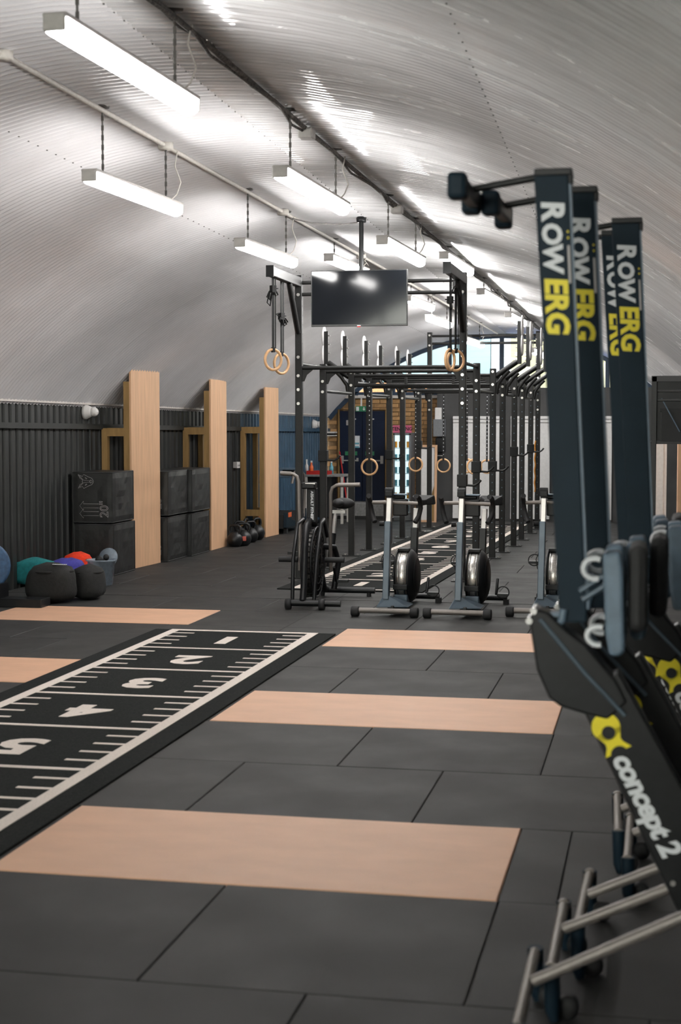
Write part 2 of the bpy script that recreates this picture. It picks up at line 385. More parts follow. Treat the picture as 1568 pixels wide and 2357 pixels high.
# back wall: brick below, black-painted partition to the right, arched window above
ZS = on(900, 916, 1, YB).z
xl, xr = XL(YB), XR(YB)
XBR = on(1006, 1000, 1, YB).x
wb = MB(); DX0, DX1 = on(783, 1000, 1, YB).x, on(887, 1000, 1, YB).x; DZ0, DZ1 = on(830, 1153, 1, YB).z, on(830, 946, 1, YB).z
wb.box(((xl+xr)/2, YB+.09, ZS/2), (xr-xl+.3, .12, ZS)); wall_back = tag(wb.build('wall_back', 'mortar'), kind='structure')
bw, bh, bd = .212, .064, .03; mb = MB(); mb.box((0, 0, 0), (bw, bd, bh)); brick_me = mb.mesh('brick', 'brick'); mb = MB(); mb.box((0, 0, 0), (bw/2-.005, bd, bh)); half_me = mb.mesh('brick', 'brick')
nb = 0; z = .037; row = 0
while z < ZS-.05:
    x = xl+.06+(0.11 if row % 2 else 0)
    while x < XBR+.1:
        if z+.03 < vz(x-.1, YB)-.02 and not (DX0-.09 < x < DX1+.09 and DZ0-.03 < z < DZ1+.02) and not (DX0 < x < DX1 and z < DZ0):
            inst('brick', brick_me, wall_back, (x, YB+.022+random.uniform(-.003, .003), z)); nb += 1
        x += .2245
    z += .0755; row += 1
# sill band and window
m = MB(); m.box(((xl+xr)/2, YB+.0, ZS+.02), (xr-xl, .10, .05)); tag(m.build('trim_5', 'white_trim'), kind='structure')
win = bpy.data.objects.new('window_1', None); COL.objects.link(win); tag(win, kind='structure')
arch_rim(YB-.02, .085, .08).build('window_frame', 'dark_blue_frame', win)
m = MB(); m.box(((xl+xr)/2, YB+.02, ZS+.075), (xr-xl, .08, .06)); m.build('transom', 'dark_blue_frame', win)
for px in (905, 1035, 1155, 1278, 1399):
    x = on(px, 850, 1, YB).x; zt = vz(x, YB)-.03; m = MB(); m.box((x, YB+.02, (ZS+zt)/2), (.075, .07, zt-ZS)); m.build('mullion', 'dark_blue_frame', win)
ap = [p for p in arch_poly(YB+.03, 30) if p[2] > ZS]; m = MB(); m.add(ap+[(ap[-1][0], YB+.03, ZS), (ap[0][0], YB+.03, ZS)], [list(range(len(ap)+2))]); m.build('pane', 'glass', win)
# black partition box and white panels on the right half of the back wall
YP = 26.75
xa, xb = on(1006, 1000, 1, YP).x, on(1042, 1000, 1, YP).x
zp1 = on(1100, 893, 1, YP).z; zp0 = on(1100, 958, 1, YP).z
m = MB(); m.box(((xa+XR(YP)-.03)/2, (YP+YB)/2-.02, (zp1)/2), (XR(YP)-.03-xa, YB-YP-.06, zp1)); wp = tag(m.build('wall_partition', 'wall_paint'), kind='structure')
def white_panel(x0, x1, lab):
    t = empty('wall_panel', ((x0+x1)/2, YP-.03, 0), lab, 'panel', 'white panels on the black partition'); w_ = x1-x0
    m = MB(); m.box((0, 0, (zp0+.05)/2), (w_, .035, zp0-.05)); m.build('face', 'panel_white', t)
    m = MB(); m.box((0, -.03, zp0-.03), (w_, .03, .035)); m.box((0, -.03, zp0-.10), (w_, .02, .012)); m.build('top_rail', 'panel_white', t)
    m = MB(); m.box((0, -.02, .09), (w_, .02, .10)); m.build('bottom_rail', 'panel_white', t)
px_ = lambda p: on(p, 1000, 1, YP-.05).x
white_panel(px_(1043), px_(1150), 'pale grey panel on the black partition next to the fridge corner')
white_panel(px_(1176), px_(1266), 'pale grey panel in the middle of the black partition')
white_panel(px_(1286), px_(1409), 'pale grey panel on the black partition behind the stored rowing machines')

# outside the back window: neighbouring facades seen through the glass, extended upward unseen to block the sun
YO = 33.0
def slab(name, p0, p1, m_, lab, yo=YO, th=.4):
    a, b = on(p0[0], p0[1], 1, yo), on(p1[0], p1[1], 1, yo); m = MB(); z0 = min(a.z, b.z); z1 = max(a.z, b.z)
    m.box((0, 0, (z0+z1)/2), (abs(b.x-a.x)-.06, th, z1-z0)); o = m.build(name, m_, loc=((a.x+b.x)/2, yo+th/2, 0)); return tag(o, lab, 'building')
m = MB(); m.box((-3, 36, -.25), (40, 16.5, .1)); tag(m.build('ground_outside', 'ground'), kind='structure')
slab('building', (700, 60), (1132, 880), 'facade_teal', 'pale teal cladding of the building outside the arched window')
slab('building', (1132, 60), (1178, 1040), 'facade_white', 'white pier of the building outside the arched window')
slab('building', (1178, 60), (1760, 900), 'facade_cream', 'cream wall of the building outside the arched window')
slab('low_wall', (700, 880), (1132, 1040), 'facade_orange', 'orange low wall outside the arched window')
slab('low_wall', (1178, 900), (1760, 1040), 'facade_white', 'white low wall outside the arched window')
m = MB(); m.box((-3, -14, -.25), (40, 20.6, .1)); tag(m.build('ground_street', 'ground'), kind='structure')
m = MB(); m.box((0, 0, 3.6), (30, .4, 7.4)); m.box((0, .22, 3.4), (30, .1, .25)); m.box((0, .22, .3), (30, .1, .8)); tag(m.build('street_bounce_facade', 'facade_white', loc=(-3, -13.5, 0)), 'unseen pale facade added across the street to reflect sun into the gym', 'building')  # unseen, added so its sunlit face brightens the vault
m = MB(); a = on(1095, 905, 1, 31.0); b = on(1300, 860, 1, 31.0)
m.box((0, 0, .95), (b.x-a.x, .7, 1.9)); m.prism([(-(b.x-a.x)/2-.06, 1.9), ((b.x-a.x)/2+.06, 1.9), ((b.x-a.x)/2-.3, 2.32), (-(b.x-a.x)/2+.5, 2.18)], -.4, .4)
tag(m.build('tarpaulin_stack', 'tarp_blue', loc=((a.x+b.x)/2, 31.0, 0)), 'bright blue tarpaulin over a heap outside the arched window', 'tarpaulin')

# ================================================================ TURF STRIPS
_tm = {}
def turf(name, c0, c1, width, ndig, first_far, lab, ztop=.012):
    """c0 = near end centre, c1 = far end centre (world); metre lines counted from the far end when first_far."""
    c0 = Vector(c0); c1 = Vector(c1); L = (c1-c0).length; rz = math.atan2(c1.y-c0.y, c1.x-c0.x)-PI/2
    t = empty(name, (c0.x, c0.y, 0), lab, 'turf', rz=rz); hw = width/2
    m = MB(); m.box((0, L/2, ztop/2), (width, L, ztop)); m.build('turf_mat', 'turf_black', t)
    e = .14; bwid = .075; zi = ztop+.001
    def flat(nm, x0, x1, y0, y1):
        k = (round(x1-x0, 3), round(y1-y0, 3))
        if k not in _tm: q = MB(); q.box((0, 0, 0), (k[0], k[1], .002)); _tm[k] = q.mesh(nm, 'turf_white')
        return inst(nm, _tm[k], t, ((x0+x1)/2, (y0+y1)/2, zi))
    xi = hw-e
    flat('border_line', -xi, -xi+bwid, 0 if first_far else .04, L-(.0 if first_far else .04)); flat('border_line', xi-bwid, xi, 0 if first_far else .04, L-(.0 if first_far else .04))
    org = L-.0 if first_far else .04; sg = -1 if first_far else 1
    flat('end_line', -xi, xi, org-(.06 if first_far else 0), org+(0 if first_far else .06))
    nm = int(L-.05)
    for k in range(1, nm+1):
        y = org+sg*k
        if y < .02 or y > L-.02: continue
        flat('metre_line', -xi, xi, y-.022, y+.022)
    for k in range(0, nm+1):
        for q in range(1, 5):
            y = org+sg*(k+q*.2)
            if y < .03 or y > L-.03: continue
            flat('tick_mark', -xi+bwid-.005, -xi+bwid+.17, y-.016, y+.016); flat('tick_mark', xi-bwid-.17, xi-bwid+.005, y-.016, y+.016)
    for k in range(ndig):
        y = org+sg*(k+.53)
        if y < .3: continue
        vv, ff = text(str(k+1), .50, offset=.02, ext=.001); q = MB(); q.add(vv, ff, 0)
        o = q.build('number', 'turf_white', t); o.location = (0, y, zi+.0005); o.rotation_euler = (0, 0, PI if first_far else 0)
    return t
turf('turf_strip', (-3.245, -2.2, 0), (-3.245, 12.03, 0), 1.50, 14, True, 'black turf strip with white metre marks running up to the first plywood panels')
turf('turf_strip', (-3.02, 15.22, 0), (-2.70, 25.75, 0), 1.50, 10, False, 'black turf strip with white metre marks lying under the pull-up rig')

# ================================================================ LAMPS
def chain_mesh(L):
    m = MB(); n = int(L/.03)
    for i in range(n):
        z = L*(i+.5)/n
        m.box((0, 0, z), (.016 if i % 2 else .006, .006 if i % 2 else .016, .034))
    return m
def lamp(y0, y1, x0, x1, z0, z1, lab, cable=True):
    xm, ym, zm = (x0+x1)/2, (y0+y1)/2, (z0+z1)/2; L = math.hypot(y1-y0, x1-x0)
    t = empty('batten_lamp', (xm, ym, zm), lab, 'lamp', 'batten lamps hung in two rows from the arched roof', rz=math.atan2(y1-y0, x1-x0)-PI/2)
    q = MB(); q.box((0, 0, .058), (.112, L, .022)); q.box((0, -L/2, .026), (.10, .02, .075)); q.box((0, L/2, .026), (.10, .02, .075)); q.build('housing', 'lamp_housing', t, bevel=.008)
    q = MB(); pr = [(.05*math.sin(a), -.034*math.cos(a)+.003) for a in [(-PI/2+PI*i/10) for i in range(11)]]+[(.052, .048), (-.052, .048)]
    q.prism(pr, -L/2+.02, L/2-.02); q.build('diffuser', 'lamp_diffuser', t)
    for f in (-.36, .36):
        wy = ym+f*L; h = vz(xm, wy)-zm-.07-.005
        c = chain_mesh(h).build('chain', 'chain', t); c.location = (0, f*L, .068)
        q = MB(); q.lathe([(.045, 0), (.05, .012), (.02, .022)], 12); b = q.build('ceiling_cup', 'chain', t); b.location = (0, f*L, .068+h-.012)
    if cable:
        h = vz(xm, ym+.45*L)-zm
        q = MB(); q.tube([(.0, .42*L, .07), (.03, .45*L, .12), (.05, .47*L, h*.45), (.01, .46*L, h*.7), (.02, .48*L, h-.03)], .005, 6); q.build('cable', 'cable_white', t)
    return t
XRG = lambda Y: -2.2+.034*(Y-15)
XCD = lambda Y: -3.28+.0455*(Y-15)
def row(px0, py0, px1, py1, fX):
    def solve(px, py):
        Y = 10.0
        for _ in range(30): Y = on(px, py, 0, fX(Y)).y
        return on(px, py, 1, Y)
    return solve(px0, py0), solve(px1, py1)
A = [((125, 62), (430, 250)), ((645, 402), (778, 482)), ((880, 558), (962, 606)), ((1022, 592), (1072, 625)), ((1107, 675), (1150, 706)), ((1170, 728), (1205, 752))]
B = [((205, 405), (395, 492)), ((552, 566), (670, 608)), ((757, 597), (852, 632)), ((938, 690), (968, 702)), ((987, 734), (1030, 752))]
nth = ['first', 'second', 'third', 'fourth', 'fifth', 'sixth', 'seventh']
for i, (p, q) in enumerate(A):
    a, b = row(*p, *q, XRG)
    lamp(a.y, a.y+1.75, a.x, XRG(a.y+1.75), a.z, a.z-.014 if i > 2 else b.z, 'lit batten lamp hung under the dark cable tray, %s from the street end' % nth[i])
for i, (p, q) in enumerate(B):
    a, b = row(*p, *q, XCD)
    lamp(a.y, a.y+1.6, a.x, XCD(a.y+1.6), a.z, a.z-.014 if i > 1 else b.z, 'lit batten lamp hung under the white conduit, %s from the street end' % nth[i])
for Y, f, dz, lab in ((23.9, XRG, .50, 'lit batten lamp hung under the dark cable tray, last before the arched window'), (23.6, XCD, .42, 'lit batten lamp hung under the white conduit, last before the arched window')):
    lamp(Y, Y+1.7, f(Y), f(Y+1.7), vz(f(Y), Y)-dz, vz(f(Y), Y)-dz-.014, lab)

# cable tray along the crown and white conduit beside it
t = empty('cable_tray', (XRG(12), 12, vz(XRG(12), 12)), 'dark dusty cable tray running along the crown of the arched roof', 'cable tray')
m = MB()
for i in range(40):
    ya, yb = 1+26*i/40, 1+26*(i+1)/40
    def pz(Y, dx=0): return Vector((XRG(Y)+dx-XRG(12), Y-12, vz(XRG(Y), Y)-vz(XRG(12), 12)-.045))
    m.tube([pz(ya), pz(yb)], .016, 8)
m.build('tray_body', 'tray_dark', t)
m = MB()
pts = [pz(1+26*i/60, .03*math.sin(i*1.7))+Vector((0, 0, -.02+.012*math.sin(i*2.9))) for i in range(61)]; m.tube(pts, .010, 6)
pts = [pz(1+26*i/60, -.03+.02*math.sin(i*2.3))+Vector((0, 0, .02+.012*math.sin(i*1.9))) for i in range(61)]; m.tube(pts, .010, 6); m.build('cable_bundle', 'tray_dark', t)
for Yj in (6.35, 10.4, 13.5, 17): 
    p = pz(Yj); q = MB(); q.box((p.x, p.y, p.z-.03), (.10, .12, .07)); q.build('junction_box', 'lamp_housing', t, bevel=.01)
t = empty('conduit_pipe', (XCD(12), 12, vz(XCD(12), 12)), 'white conduit pipe with junction boxes along the arched roof', 'conduit')
pc = lambda Y: Vector((XCD(Y)-XCD(12), Y-12, vz(XCD(Y), Y)-vz(XCD(12), 12)-.03))
m = MB(); m.tube([pc(1+26*i/30) for i in range(31)], .017, 8); m.build('pipe', 'cable_white', t)
for Yj in (8.2, 10.75, 13.75, 16.8):
    p = pc(Yj); q = MB(); q.lathe([(.001, -.03), (.05, -.03), (.055, -.02), (.055, .02), (.001, .03)], 14, M=T(p.x, p.y, p.z)); q.build('junction_box', 'cable_white', t)
m = MB(); a = on(668, 502, 1, 12.4); b = on(822, 512, 1, 14.2)
m.tube([a, a.lerp(b, .3)+Vector((0, 0, -.03)), a.lerp(b, .7)+Vector((0, 0, -.03)), b], .006, 6)
tag(m.build('ceiling_cable', 'tray_dark'), 'thin black cable looping from the white conduit to the screen pole', 'cable')

# ================================================================ LEFT WALL THINGS
def hs_board(pl, pr, ptop, labs, zoff=.0):
    a, b = fl(*pl), fl(*pr); W = (b-a).length; rz = math.atan2(b.y-a.y, b.x-a.x)-PI/2
    t = empty('handstand_board', (a.x, a.y, 0), labs, 'board', 'handstand boards along the left wall', rz=rz)
    H = on(pl[0], ptop, 1, a.y).z; dep = a.x-XL(a.y)-.035
    m = MB(); m.box((-.012, W/2, H/2), (.024, W, H)); m.build('plywood_face', 'board_ply', t, bevel=.002)
    for y in (.035, W-.035):
        m = MB(); m.box((-.024-.036, y, H/2-.075), (.072, .07, H-.15)); m.build('stud', 'timber', t)
        m = MB(); m.box((-dep+.035, y, .84), (.07, .07, 1.58)); m.build('wall_stud', 'timber', t)
        for z in (1.585, .36):
            m = MB(); m.box((-(dep-.07+.096)/2, y, z), (dep-.07-.096, .065, .095)); m.build('brace', 'timber', t)
    return t
hs_board((304.8, 1310), (370, 1295), 848, 'tall plywood handstand board beside the box stack printed 20')
hs_board((487, 1267), (523, 1257), 873, 'tall plywood handstand board between the plain black boxes and the kettlebells')
hs_board((612, 1237), (642, 1230), 891, 'tall plywood handstand board behind the kettlebells by the green roller')

# soft plyo boxes
def plyo(w_, d_, h_, seed):
    rnd = random.Random(seed); m = MB(); n = 8
    # rounded box with creased, puffed faces
    def face(o, ux, uy, nrm, lx, ly):
        vv = []; fs = []
        cr = [(rnd.random()*lx, rnd.random()*ly) for _ in range(5)]
        for j in range(n+1):
            for i in range(n+1):
                x, y = lx*i/n, ly*j/n; ed = min(i, n-i, j, n-j)
                d = 0 if ed == 0 else .006+.010*min(math.hypot(x-c[0], y-c[1]) for c in cr)/max(lx, ly)*2+rnd.uniform(-.004, .004)
                vv.append(Vector(o)+Vector(ux)*x+Vector(uy)*y+Vector(nrm)*d)
        for j in range(n):
            for i in range(n): fs.append((j*(n+1)+i, j*(n+1)+i+1, (j+1)*(n+1)+i+1, (j+1)*(n+1)+i))
        m.add(vv, fs, 0, False)
    a, b = w_/2, d_/2
    face((-a, -b, 0), (1, 0, 0), (0, 0, 1), (0, -.35, 0), w_, h_); face((a, b, 0), (-1, 0, 0), (0, 0, 1), (0, 1, 0), w_, h_)
    face((a, -b, 0), (0, 1, 0), (0, 0, 1), (1, 0, 0), d_, h_); face((-a, b, 0), (0, -1, 0), (0, 0, 1), (-1, 0, 0), d_, h_)
    face((-a, -b, h_), (1, 0, 0), (0, 1, 0), (0, 0, .3), w_, d_); face((-a, b, 0), (1, 0, 0), (0, -1, 0), (0, 0, 0), w_, d_)
    return m
def plyo_thing(loc, w_, d_, h_, seed, lab, prints=None, rz=0):
    t = empty('plyo_box', loc, lab, 'plyo box', 'soft black plyo boxes along the left wall', rz=rz)
    plyo(w_, d_, h_, seed).build('cover', 'box_vinyl', t, bevel=0)
    m = MB(); z = .02
    for (x, y) in ((-w_/2, -d_/2), (w_/2, -d_/2), (w_/2, d_/2)): m.tube([(x, y, .01), (x, y, h_-.01)], .006, 6)
    for z in (.008, h_-.006): m.tube([(-w_/2, -d_/2, z), (w_/2, -d_/2, z), (w_/2, d_/2, z)], .006, 6)
    m.build('piping', 'box_vinyl', t)
    if prints: prints(t, w_, d_, h_)
    return t
def print20(t, w_, d_, h_):
    y = -d_/2-.0115; S = w_/.52
    M = frame((0, y, h_/2), (0, 0, 1), (-1, 0, 0))     # text reads upward
    vv, ff = text('20"', .155*S, outline=.0022); m = MB(); m.add(vv, ff, 0, False, frame((.16*S, y, .155), (0, 0, 1), (-1, 0, 0))); m.build('number_print', 'print_grey', t)
    m = MB()
    for k in range(2):   # two outlined arrows pointing left
        z = .105+.085*k; x0, x1, h, hh = .085*S, -.115*S, .022, .04
        pts = [(x0, y, z-h), (x1, y, z-h), (x1, y, z-hh-.012), (-.165*S, y, z), (x1, y, z+hh+.012), (x1, y, z+h), (x0, y, z+h)]
        m.tube(pts, .0022, 4)
    m.build('arrow_print', 'print_grey', t)
    m = MB(); c = (-.07*S, .46)     # outlined pointed-ear animal head lying on its side
    up = [(-.10, .075), (-.05, .055), (-.035, .078), (.02, .05), (.06, .035), (.075, .012), (.078, 0)]
    for s in (1, -1):
        m.tube([(c[0]+a, y, c[1]+s*b) for a, b in up], .0022, 4)
        m.tube([(c[0]+a, y, c[1]+s*b) for a, b in [(-.10, .075), (-.075, .03), (-.06, .028), (-.045, .008), (-.055, 0)]], .0022, 4)
        m.tube([(c[0]+a, y, c[1]+s*b) for a, b in [(-.085, .062), (-.055, .03), (-.035, .014), (.035, .008), (.05, .02)]], .002, 4)
        m.tube([(c[0]+a, y, c[1]+s*b) for a, b in [(-.02, .045), (.005, .03), (-.005, .026), (-.02, .045)]], .002, 4)
    m.tube([(c[0]+.05+.014*math.cos(a), y, c[1]+.014*math.sin(a)) for a in [i*PI/5 for i in range(11)]], .002, 4)
    m.build('animal_print', 'print_grey', t)
def printside(sz):
    def f(t, w_, d_, h_):
        vv, ff = text('20', .13, outline=.002); m = MB(); m.add(vv, ff, 0, False, frame((w_/2-.12, -d_/2-.011, .15), (0, 0, 1), (-1, 0, 0))); m.build('number_print', 'print_grey', t)
    return f
b0 = fl(262, 1326); wd = .46
plyo_thing((b0.x-wd/2, b0.y+.36, 0), wd, .70, .575, 1, 'plain soft black plyo box, lower of the stack printed 20')
plyo_thing((b0.x-wd/2-.01, b0.y+.35, .585), wd, .70, .565, 2, 'soft black plyo box printed 20 with arrows and an animal head', print20)
for k, (pl, pr, nm) in enumerate((((386, 1294), (430, 1281), 'nearer the 20 box'), ((441, 1281), (487, 1269), 'against the middle handstand board'))):
    a = fl(*pl); b = fl(*pr); D = (b-a).length
    for j in range(2):
        plyo_thing((a.x-.205+(.01 if j else 0), (a.y+b.y)/2+.0, .012+j*.55 if j else 0), .40, D-.03, .545, 10+k*2+j, 'soft black plyo box with creased side, %s of the stack %s' % ('upper' if j else 'lower', nm), printside(0))

# wall lamps, sockets
def bulkhead(px, py, Y, lab):
    p = on(px, py, 1, Y); x = XL(Y); t = empty('wall_light', (x+.002, Y, p.z), lab, 'wall light', 'white round lights on the left wall')
    m = MB(); m.lathe([(.001, 0), (.085, 0), (.085, .03), (.06, .075), (.055, .09), (.001, .09)], 20, M=RY(PI/2)); m.build('body', 'white_plastic', t)
    m = MB(); m.sphere((.115, 0, 0), .055, 14, 8); m.build('globe', 'white_plastic', t)
bulkhead(110, 948, 16.65, 'white round wall light above the black rail, near the 20 box')
bulkhead(678, 977, 26.3, 'white round wall light above the navy rail, near the brick wall')
def socket(px, py, Y, lab):
    p = on(px, py, 1, Y); x = XL(Y); t = empty('wall_socket', (x+.002, Y, p.z), lab, 'socket', 'white sockets on the left wall')
    m = MB(); m.box((.03, 0, 0), (.06, .15, .09)); m.build('back_box', 'lamp_housing', t, bevel=.006)
    m = MB(); m.box((.063, 0, 0), (.008, .15, .09)); m.build('face_plate', 'white_plastic', t, bevel=.002)
    m = MB(); m.box((.068, -.035, -.01), (.004, .02, .03)); m.box((.068, .035, -.01), (.004, .02, .03)); m.build('pin_holes', 'black_plastic', t)
    m = MB(); m.tube([(.02, 0, .045), (.02, 0, rail_z(Y)-p.z-.03)], .012, 8); m.build('feed_pipe', 'black_cladding', t)
socket(125, 1095, 16.75, 'white wall socket beside the box printed 20')
socket(533, 1070, 22.0, 'white wall socket between the middle and last handstand boards')

# sandbags, cloths, tub
def blob(seed, w_, d_, h_, n=20, m_=10, sag=.25):
    rnd = random.Random(seed); q = MB(); vv = []; fs = []
    ph = [rnd.random()*6 for _ in range(4)]
    for i in range(m_+1):
        f = i/m_; r = (max(0.0, 1-abs(2*f-1)**4.5))**.42 if 0 < f < 1 else 0.3
        for j in range(n):
            a = 2*PI*j/n; rr = r*(1+.05*math.sin(3*a+ph[0]+f*3)+.04*math.sin(5*a+ph[1]-f*4))*(1+sag*(.35-f)*.5)
            sq = 1/max(abs(math.cos(a)), abs(math.sin(a)))**.35
            vv.append((w_/2*rr*math.cos(a)*sq*.92, d_/2*rr*math.sin(a)*sq*.92, h_*f+.02*h_*math.sin(2*a+ph[2])*f))
    for i in range(m_):
        for j in range(n): fs.append((i*n+j, i*n+(j+1) % n, (i+1)*n+(j+1) % n, (i+1)*n+j))
    fs += [list(range(n))[::-1], [m_*n+j for j in range(n)]]
    q.add(vv, fs, 0, True); return q
def sandbag(px, py, w_, d_, h_, seed, lab, pr=None):
    p = fl(px, py); t = empty('sandbag', (p.x, p.y+d_/2, 0), lab, 'sandbag', 'sandbags on the floor by the left wall')
    blob(seed, w_, d_, h_).build('bag_body', 'bag_black', t)
    m = MB(); m.tube([(w_*.40*math.cos(a), d_*.40*math.sin(a), h_*.80) for a in [i*2*PI/24 for i in range(24)]], .012, 6, closed=True); m.build('seam_piping', 'bag_black', t)
    if pr:
        m = MB()
        for k in range(8): m.box((-.06+.11+.018*k, -d_*.22, h_*.995), (.010, .03, .004))
        m.build('white_print', 'print_white', t)
sandbag(100, 1392, .50, .45, .37, 3, 'round black sandbag with a white print on top, beside the blue weight plate', True)
sandbag(186, 1384, .34, .40, .33, 5, 'smaller black sandbag in front of the clear tub')
def cloth(px, py, Y, w_, d_, h_, z0, m_, lab, seed, cat='cushion', nm='bean_bag'):
    p = on(px, py, 1, Y); q = blob(seed, w_, d_, h_, 18, 8); o = q.build(nm, m_, loc=(p.x, Y, z0)); return tag(o, lab, cat, 'coloured soft bags behind the sandbags')
cloth(82, 1300, 15.1, .52, .40, .29, .0, 'teal_cloth', 'teal soft bag behind the sandbag with the white print', 21)
cloth(155, 1300, 15.35, .40, .36, .27, .0, 'purple_cloth', 'purple-blue soft bag between the teal and the red one', 22)
cloth(180, 1290, 15.75, .34, .34, .30, .0, 'red_cloth', 'bright red-orange soft bag next to the clear tub', 23)
p = fl(222, 1350); t = empty('storage_tub', (p.x, p.y+.15, 0), 'clear plastic tub with dark things in it by the 20 box', 'tub')
m = MB(); m.lathe([(.115, 0), (.12, .005), (.145, .25), (.165, .255), (.165, .27), (.150, .27), (.14, .25), (.112, .012), (.001, .012)], 28, caps=False); m.build('tub_wall', 'clear_tub', t)
m = MB(); rnd = random.Random(4)
for i in range(12): m.sphere((rnd.uniform(-.07, .07), rnd.uniform(-.07, .07), .05+.022*i), rnd.uniform(.03, .045), 8, 6)
m.build('contents', 'black_rubber', t)
m = MB(); m.lathe([(.001, 0), (.10, 0), (.105, .02), (.001, .02)], 20, M=T(.02, .17, .27) @ RX(1.2)); m.build('lid', 'clear_tub', t)
# blue plate on a low black rack at the far left
p = fl(40, 1399); t = empty('plate_rack', (p.x-.1, p.y+.12, 0), 'low black steel rack holding the blue weight plate', 'rack')
m = MB(); m.box((-.1, 0, .04), (.86, .22, .08)); m.build('base', 'black_paint', t, bevel=.006)
for x in (-.42, -.10): m = MB(); m.box((x, .0, .14), (.04, .2, .14)); m.build('cradle_bar', 'black_paint', t)
m = MB(); m.lathe([(.02, -.05), (.20, -.05), (.225, -.04), (.225, .04), (.20, .05), (.02, .05)], 32); m.add([], [])
o = m.build('weight_plate', 'plate_blue', loc=(p.x-.36, p.y+.12, .37)); o.rotation_euler = (PI/2-.0, 0, .5); tag(o, 'blue rubber weight plate standing in the low black rack', 'weight plate')

# kettlebells, foam roller on a mat stack
def kettle(loc, s, lab, red=False, rz=0):
    t = empty('kettlebell', loc, lab, 'kettlebell', 'kettlebells between the handstand boards', rz=rz)
    m = MB(); m.lathe([(.001, 0), (.06*s, 0), (.095*s, .03*s), (.11*s, .09*s), (.10*s, .14*s), (.06*s, .19*s), (.035*s, .205*s), (.001, .205*s)], 20); m.build('bell', 'black_paint', t)
    m = MB(); m.tube([(x*s, 0, z*s) for x, z in ((-.06, .17), (-.085, .22), (-.075, .27), (-.045, .29), (.045, .29), (.075, .27), (.085, .22), (.06, .17))], .017*s, 8); m.build('handle', 'black_paint', t)
    if red: m = MB(); m.box((0, -.105*s, .10*s), (.07*s, .03*s, .06*s)); m.build('weight_mark', 'kettle_red', t, bevel=.006)
for i, (px, py, s, red, lab) in enumerate(((541, 1258, 1.0, False, 'black kettlebell beside the middle handstand board'), (560, 1256, 1.05, True, 'black kettlebell with a red mark on its front'), (552, 1245, .95, True, 'black kettlebell with a small red mark behind the front two'),
        (577, 1248, 1.0, False, 'black kettlebell in the middle of the cluster'), (592, 1242, 1.05, False, 'black kettlebell against the last handstand board'), (567, 1241, 1.0, False, 'black kettlebell at the back of the cluster by the wall'))):
    p = fl(px, py); kettle((p.x, p.y, 0), s, lab, red, rz=.3*i)
Y = 24.6; p = on(580, 1152, 1, Y)
t = empty('mat_stack', (p.x+.02, Y, 0), 'stack of black gym mats under the green foam roller', 'mat stack')
for i in range(5): m = MB(); zz = p.z/5; m.box((.004*(-1)**i, 0, zz*(i+.5)), (.62, 1.3, zz-.012)); m.build('mat', 'black_rubber', t, bevel=.01)
p2 = on(566, 1139, 1, Y); m = MB(); m.lathe([(.02, 0), (.075, 0), (.08, .01), (.08, .35), (.075, .36), (.02, .36)], 24)
o = m.build('foam_roller', 'foam_green', loc=(p2.x-.12, Y-.25, p.z+.081)); o.rotation_euler = (PI/2, 0, PI/2+.45); tag(o, 'bright green foam roller lying on the black mat stack', 'foam roller')

# ================================================================ RIG
YL = [16.4, 17.6, 19.3, 20.2, 21.25, 22.4, 23.8, 24.75]
pxL = [689, 744.5, 809.5, 850, 896.5, 927, 964, 989]
pxR = [1065, 1097, 1134.5, 1157, 1184, 1202, 1222, 1238]
PLx = [on(p, 1000, 1, y).x for p, y in zip(pxL, YL)]
PRx = [on(p, 1000, 1, y).x for p, y in zip(pxR, YL)]
RO = Vector((-2.85, 20.5, 0))
rig = empty('pull_up_rig', RO, 'black steel pull-up rig standing over the far turf strip', 'gym rig')
def loc(x, y, z): return Vector((x, y, z))-RO
HS, HT = 2.37, 3.28
bm_ = MB(); bm_.cyl((0, 0, 0), (0, -.014, 0), .017, 10); bolt_me = bm_.mesh('bolt', 'bolt_steel')
PW = .075
def upright(x, y, h, side, tall):
    m = MB(); m.box((0, 0, h/2), (PW, PW, h)); o = m.build('upright', 'rig_black', rig, bevel=.006, loc=loc(x, y, 0))
    m = MB(); m.box((0, 0, .006), (.22, .14, .012)); m.build('foot_plate', 'rig_black', o, bevel=.003)
    for dx in (-.08, .08): inst('bolt', bolt_me, o, (dx, 0, .012), (-PI/2, 0, 0))
    for z in ([h-.04, h-.20] if not tall else [h-.05, h-.21, 2.40, 2.20, 1.9])+[2.05]: inst('bolt', bolt_me, o, (0, -PW/2, z))
    hm = MB()
    for i in range(int((h-.3)/.10)):
        z = .25+i*.10; hm.cyl((0, -PW/2-.0005, z), (0, -PW/2-.0012, z), .0075, 8); hm.cyl((PW/2+.0005, 0, z), (PW/2+.0012, 0, z), .0075, 8)
    tag(hm.build('adjustment_holes', 'plate_grey' if side > 0 else 'black_rubber', o), kind='stuff')  # flat discs; right-hand ones coloured pale for light showing through the holes
    return o
for i, y in enumerate(YL):
    tall = i in (0, 7)
    zt = {0: HT, 7: 3.14}.get(i, HS-.004*(i-1))
    upright(PLx[i], y, zt, -1, tall); upright(PRx[i], y, zt, 1, tall)
def bar(a, b, r=.021, nm='crossbar', gus=True):
    m = MB(); m.cyl(loc(*a), loc(*b), r, 12); return m.build(nm, 'rig_black', rig)
def gusset(x, y, z, s):
    m = MB(); m.prism([(0, 0), (s*.13, 0), (s*.10, -.03), (s*.05, -.07), (s*.02, -.14), (0, -.14)], -.006, .006); o = m.build('gusset', 'rig_black', rig, loc=loc(x+s*PW/2, y, z)); return o
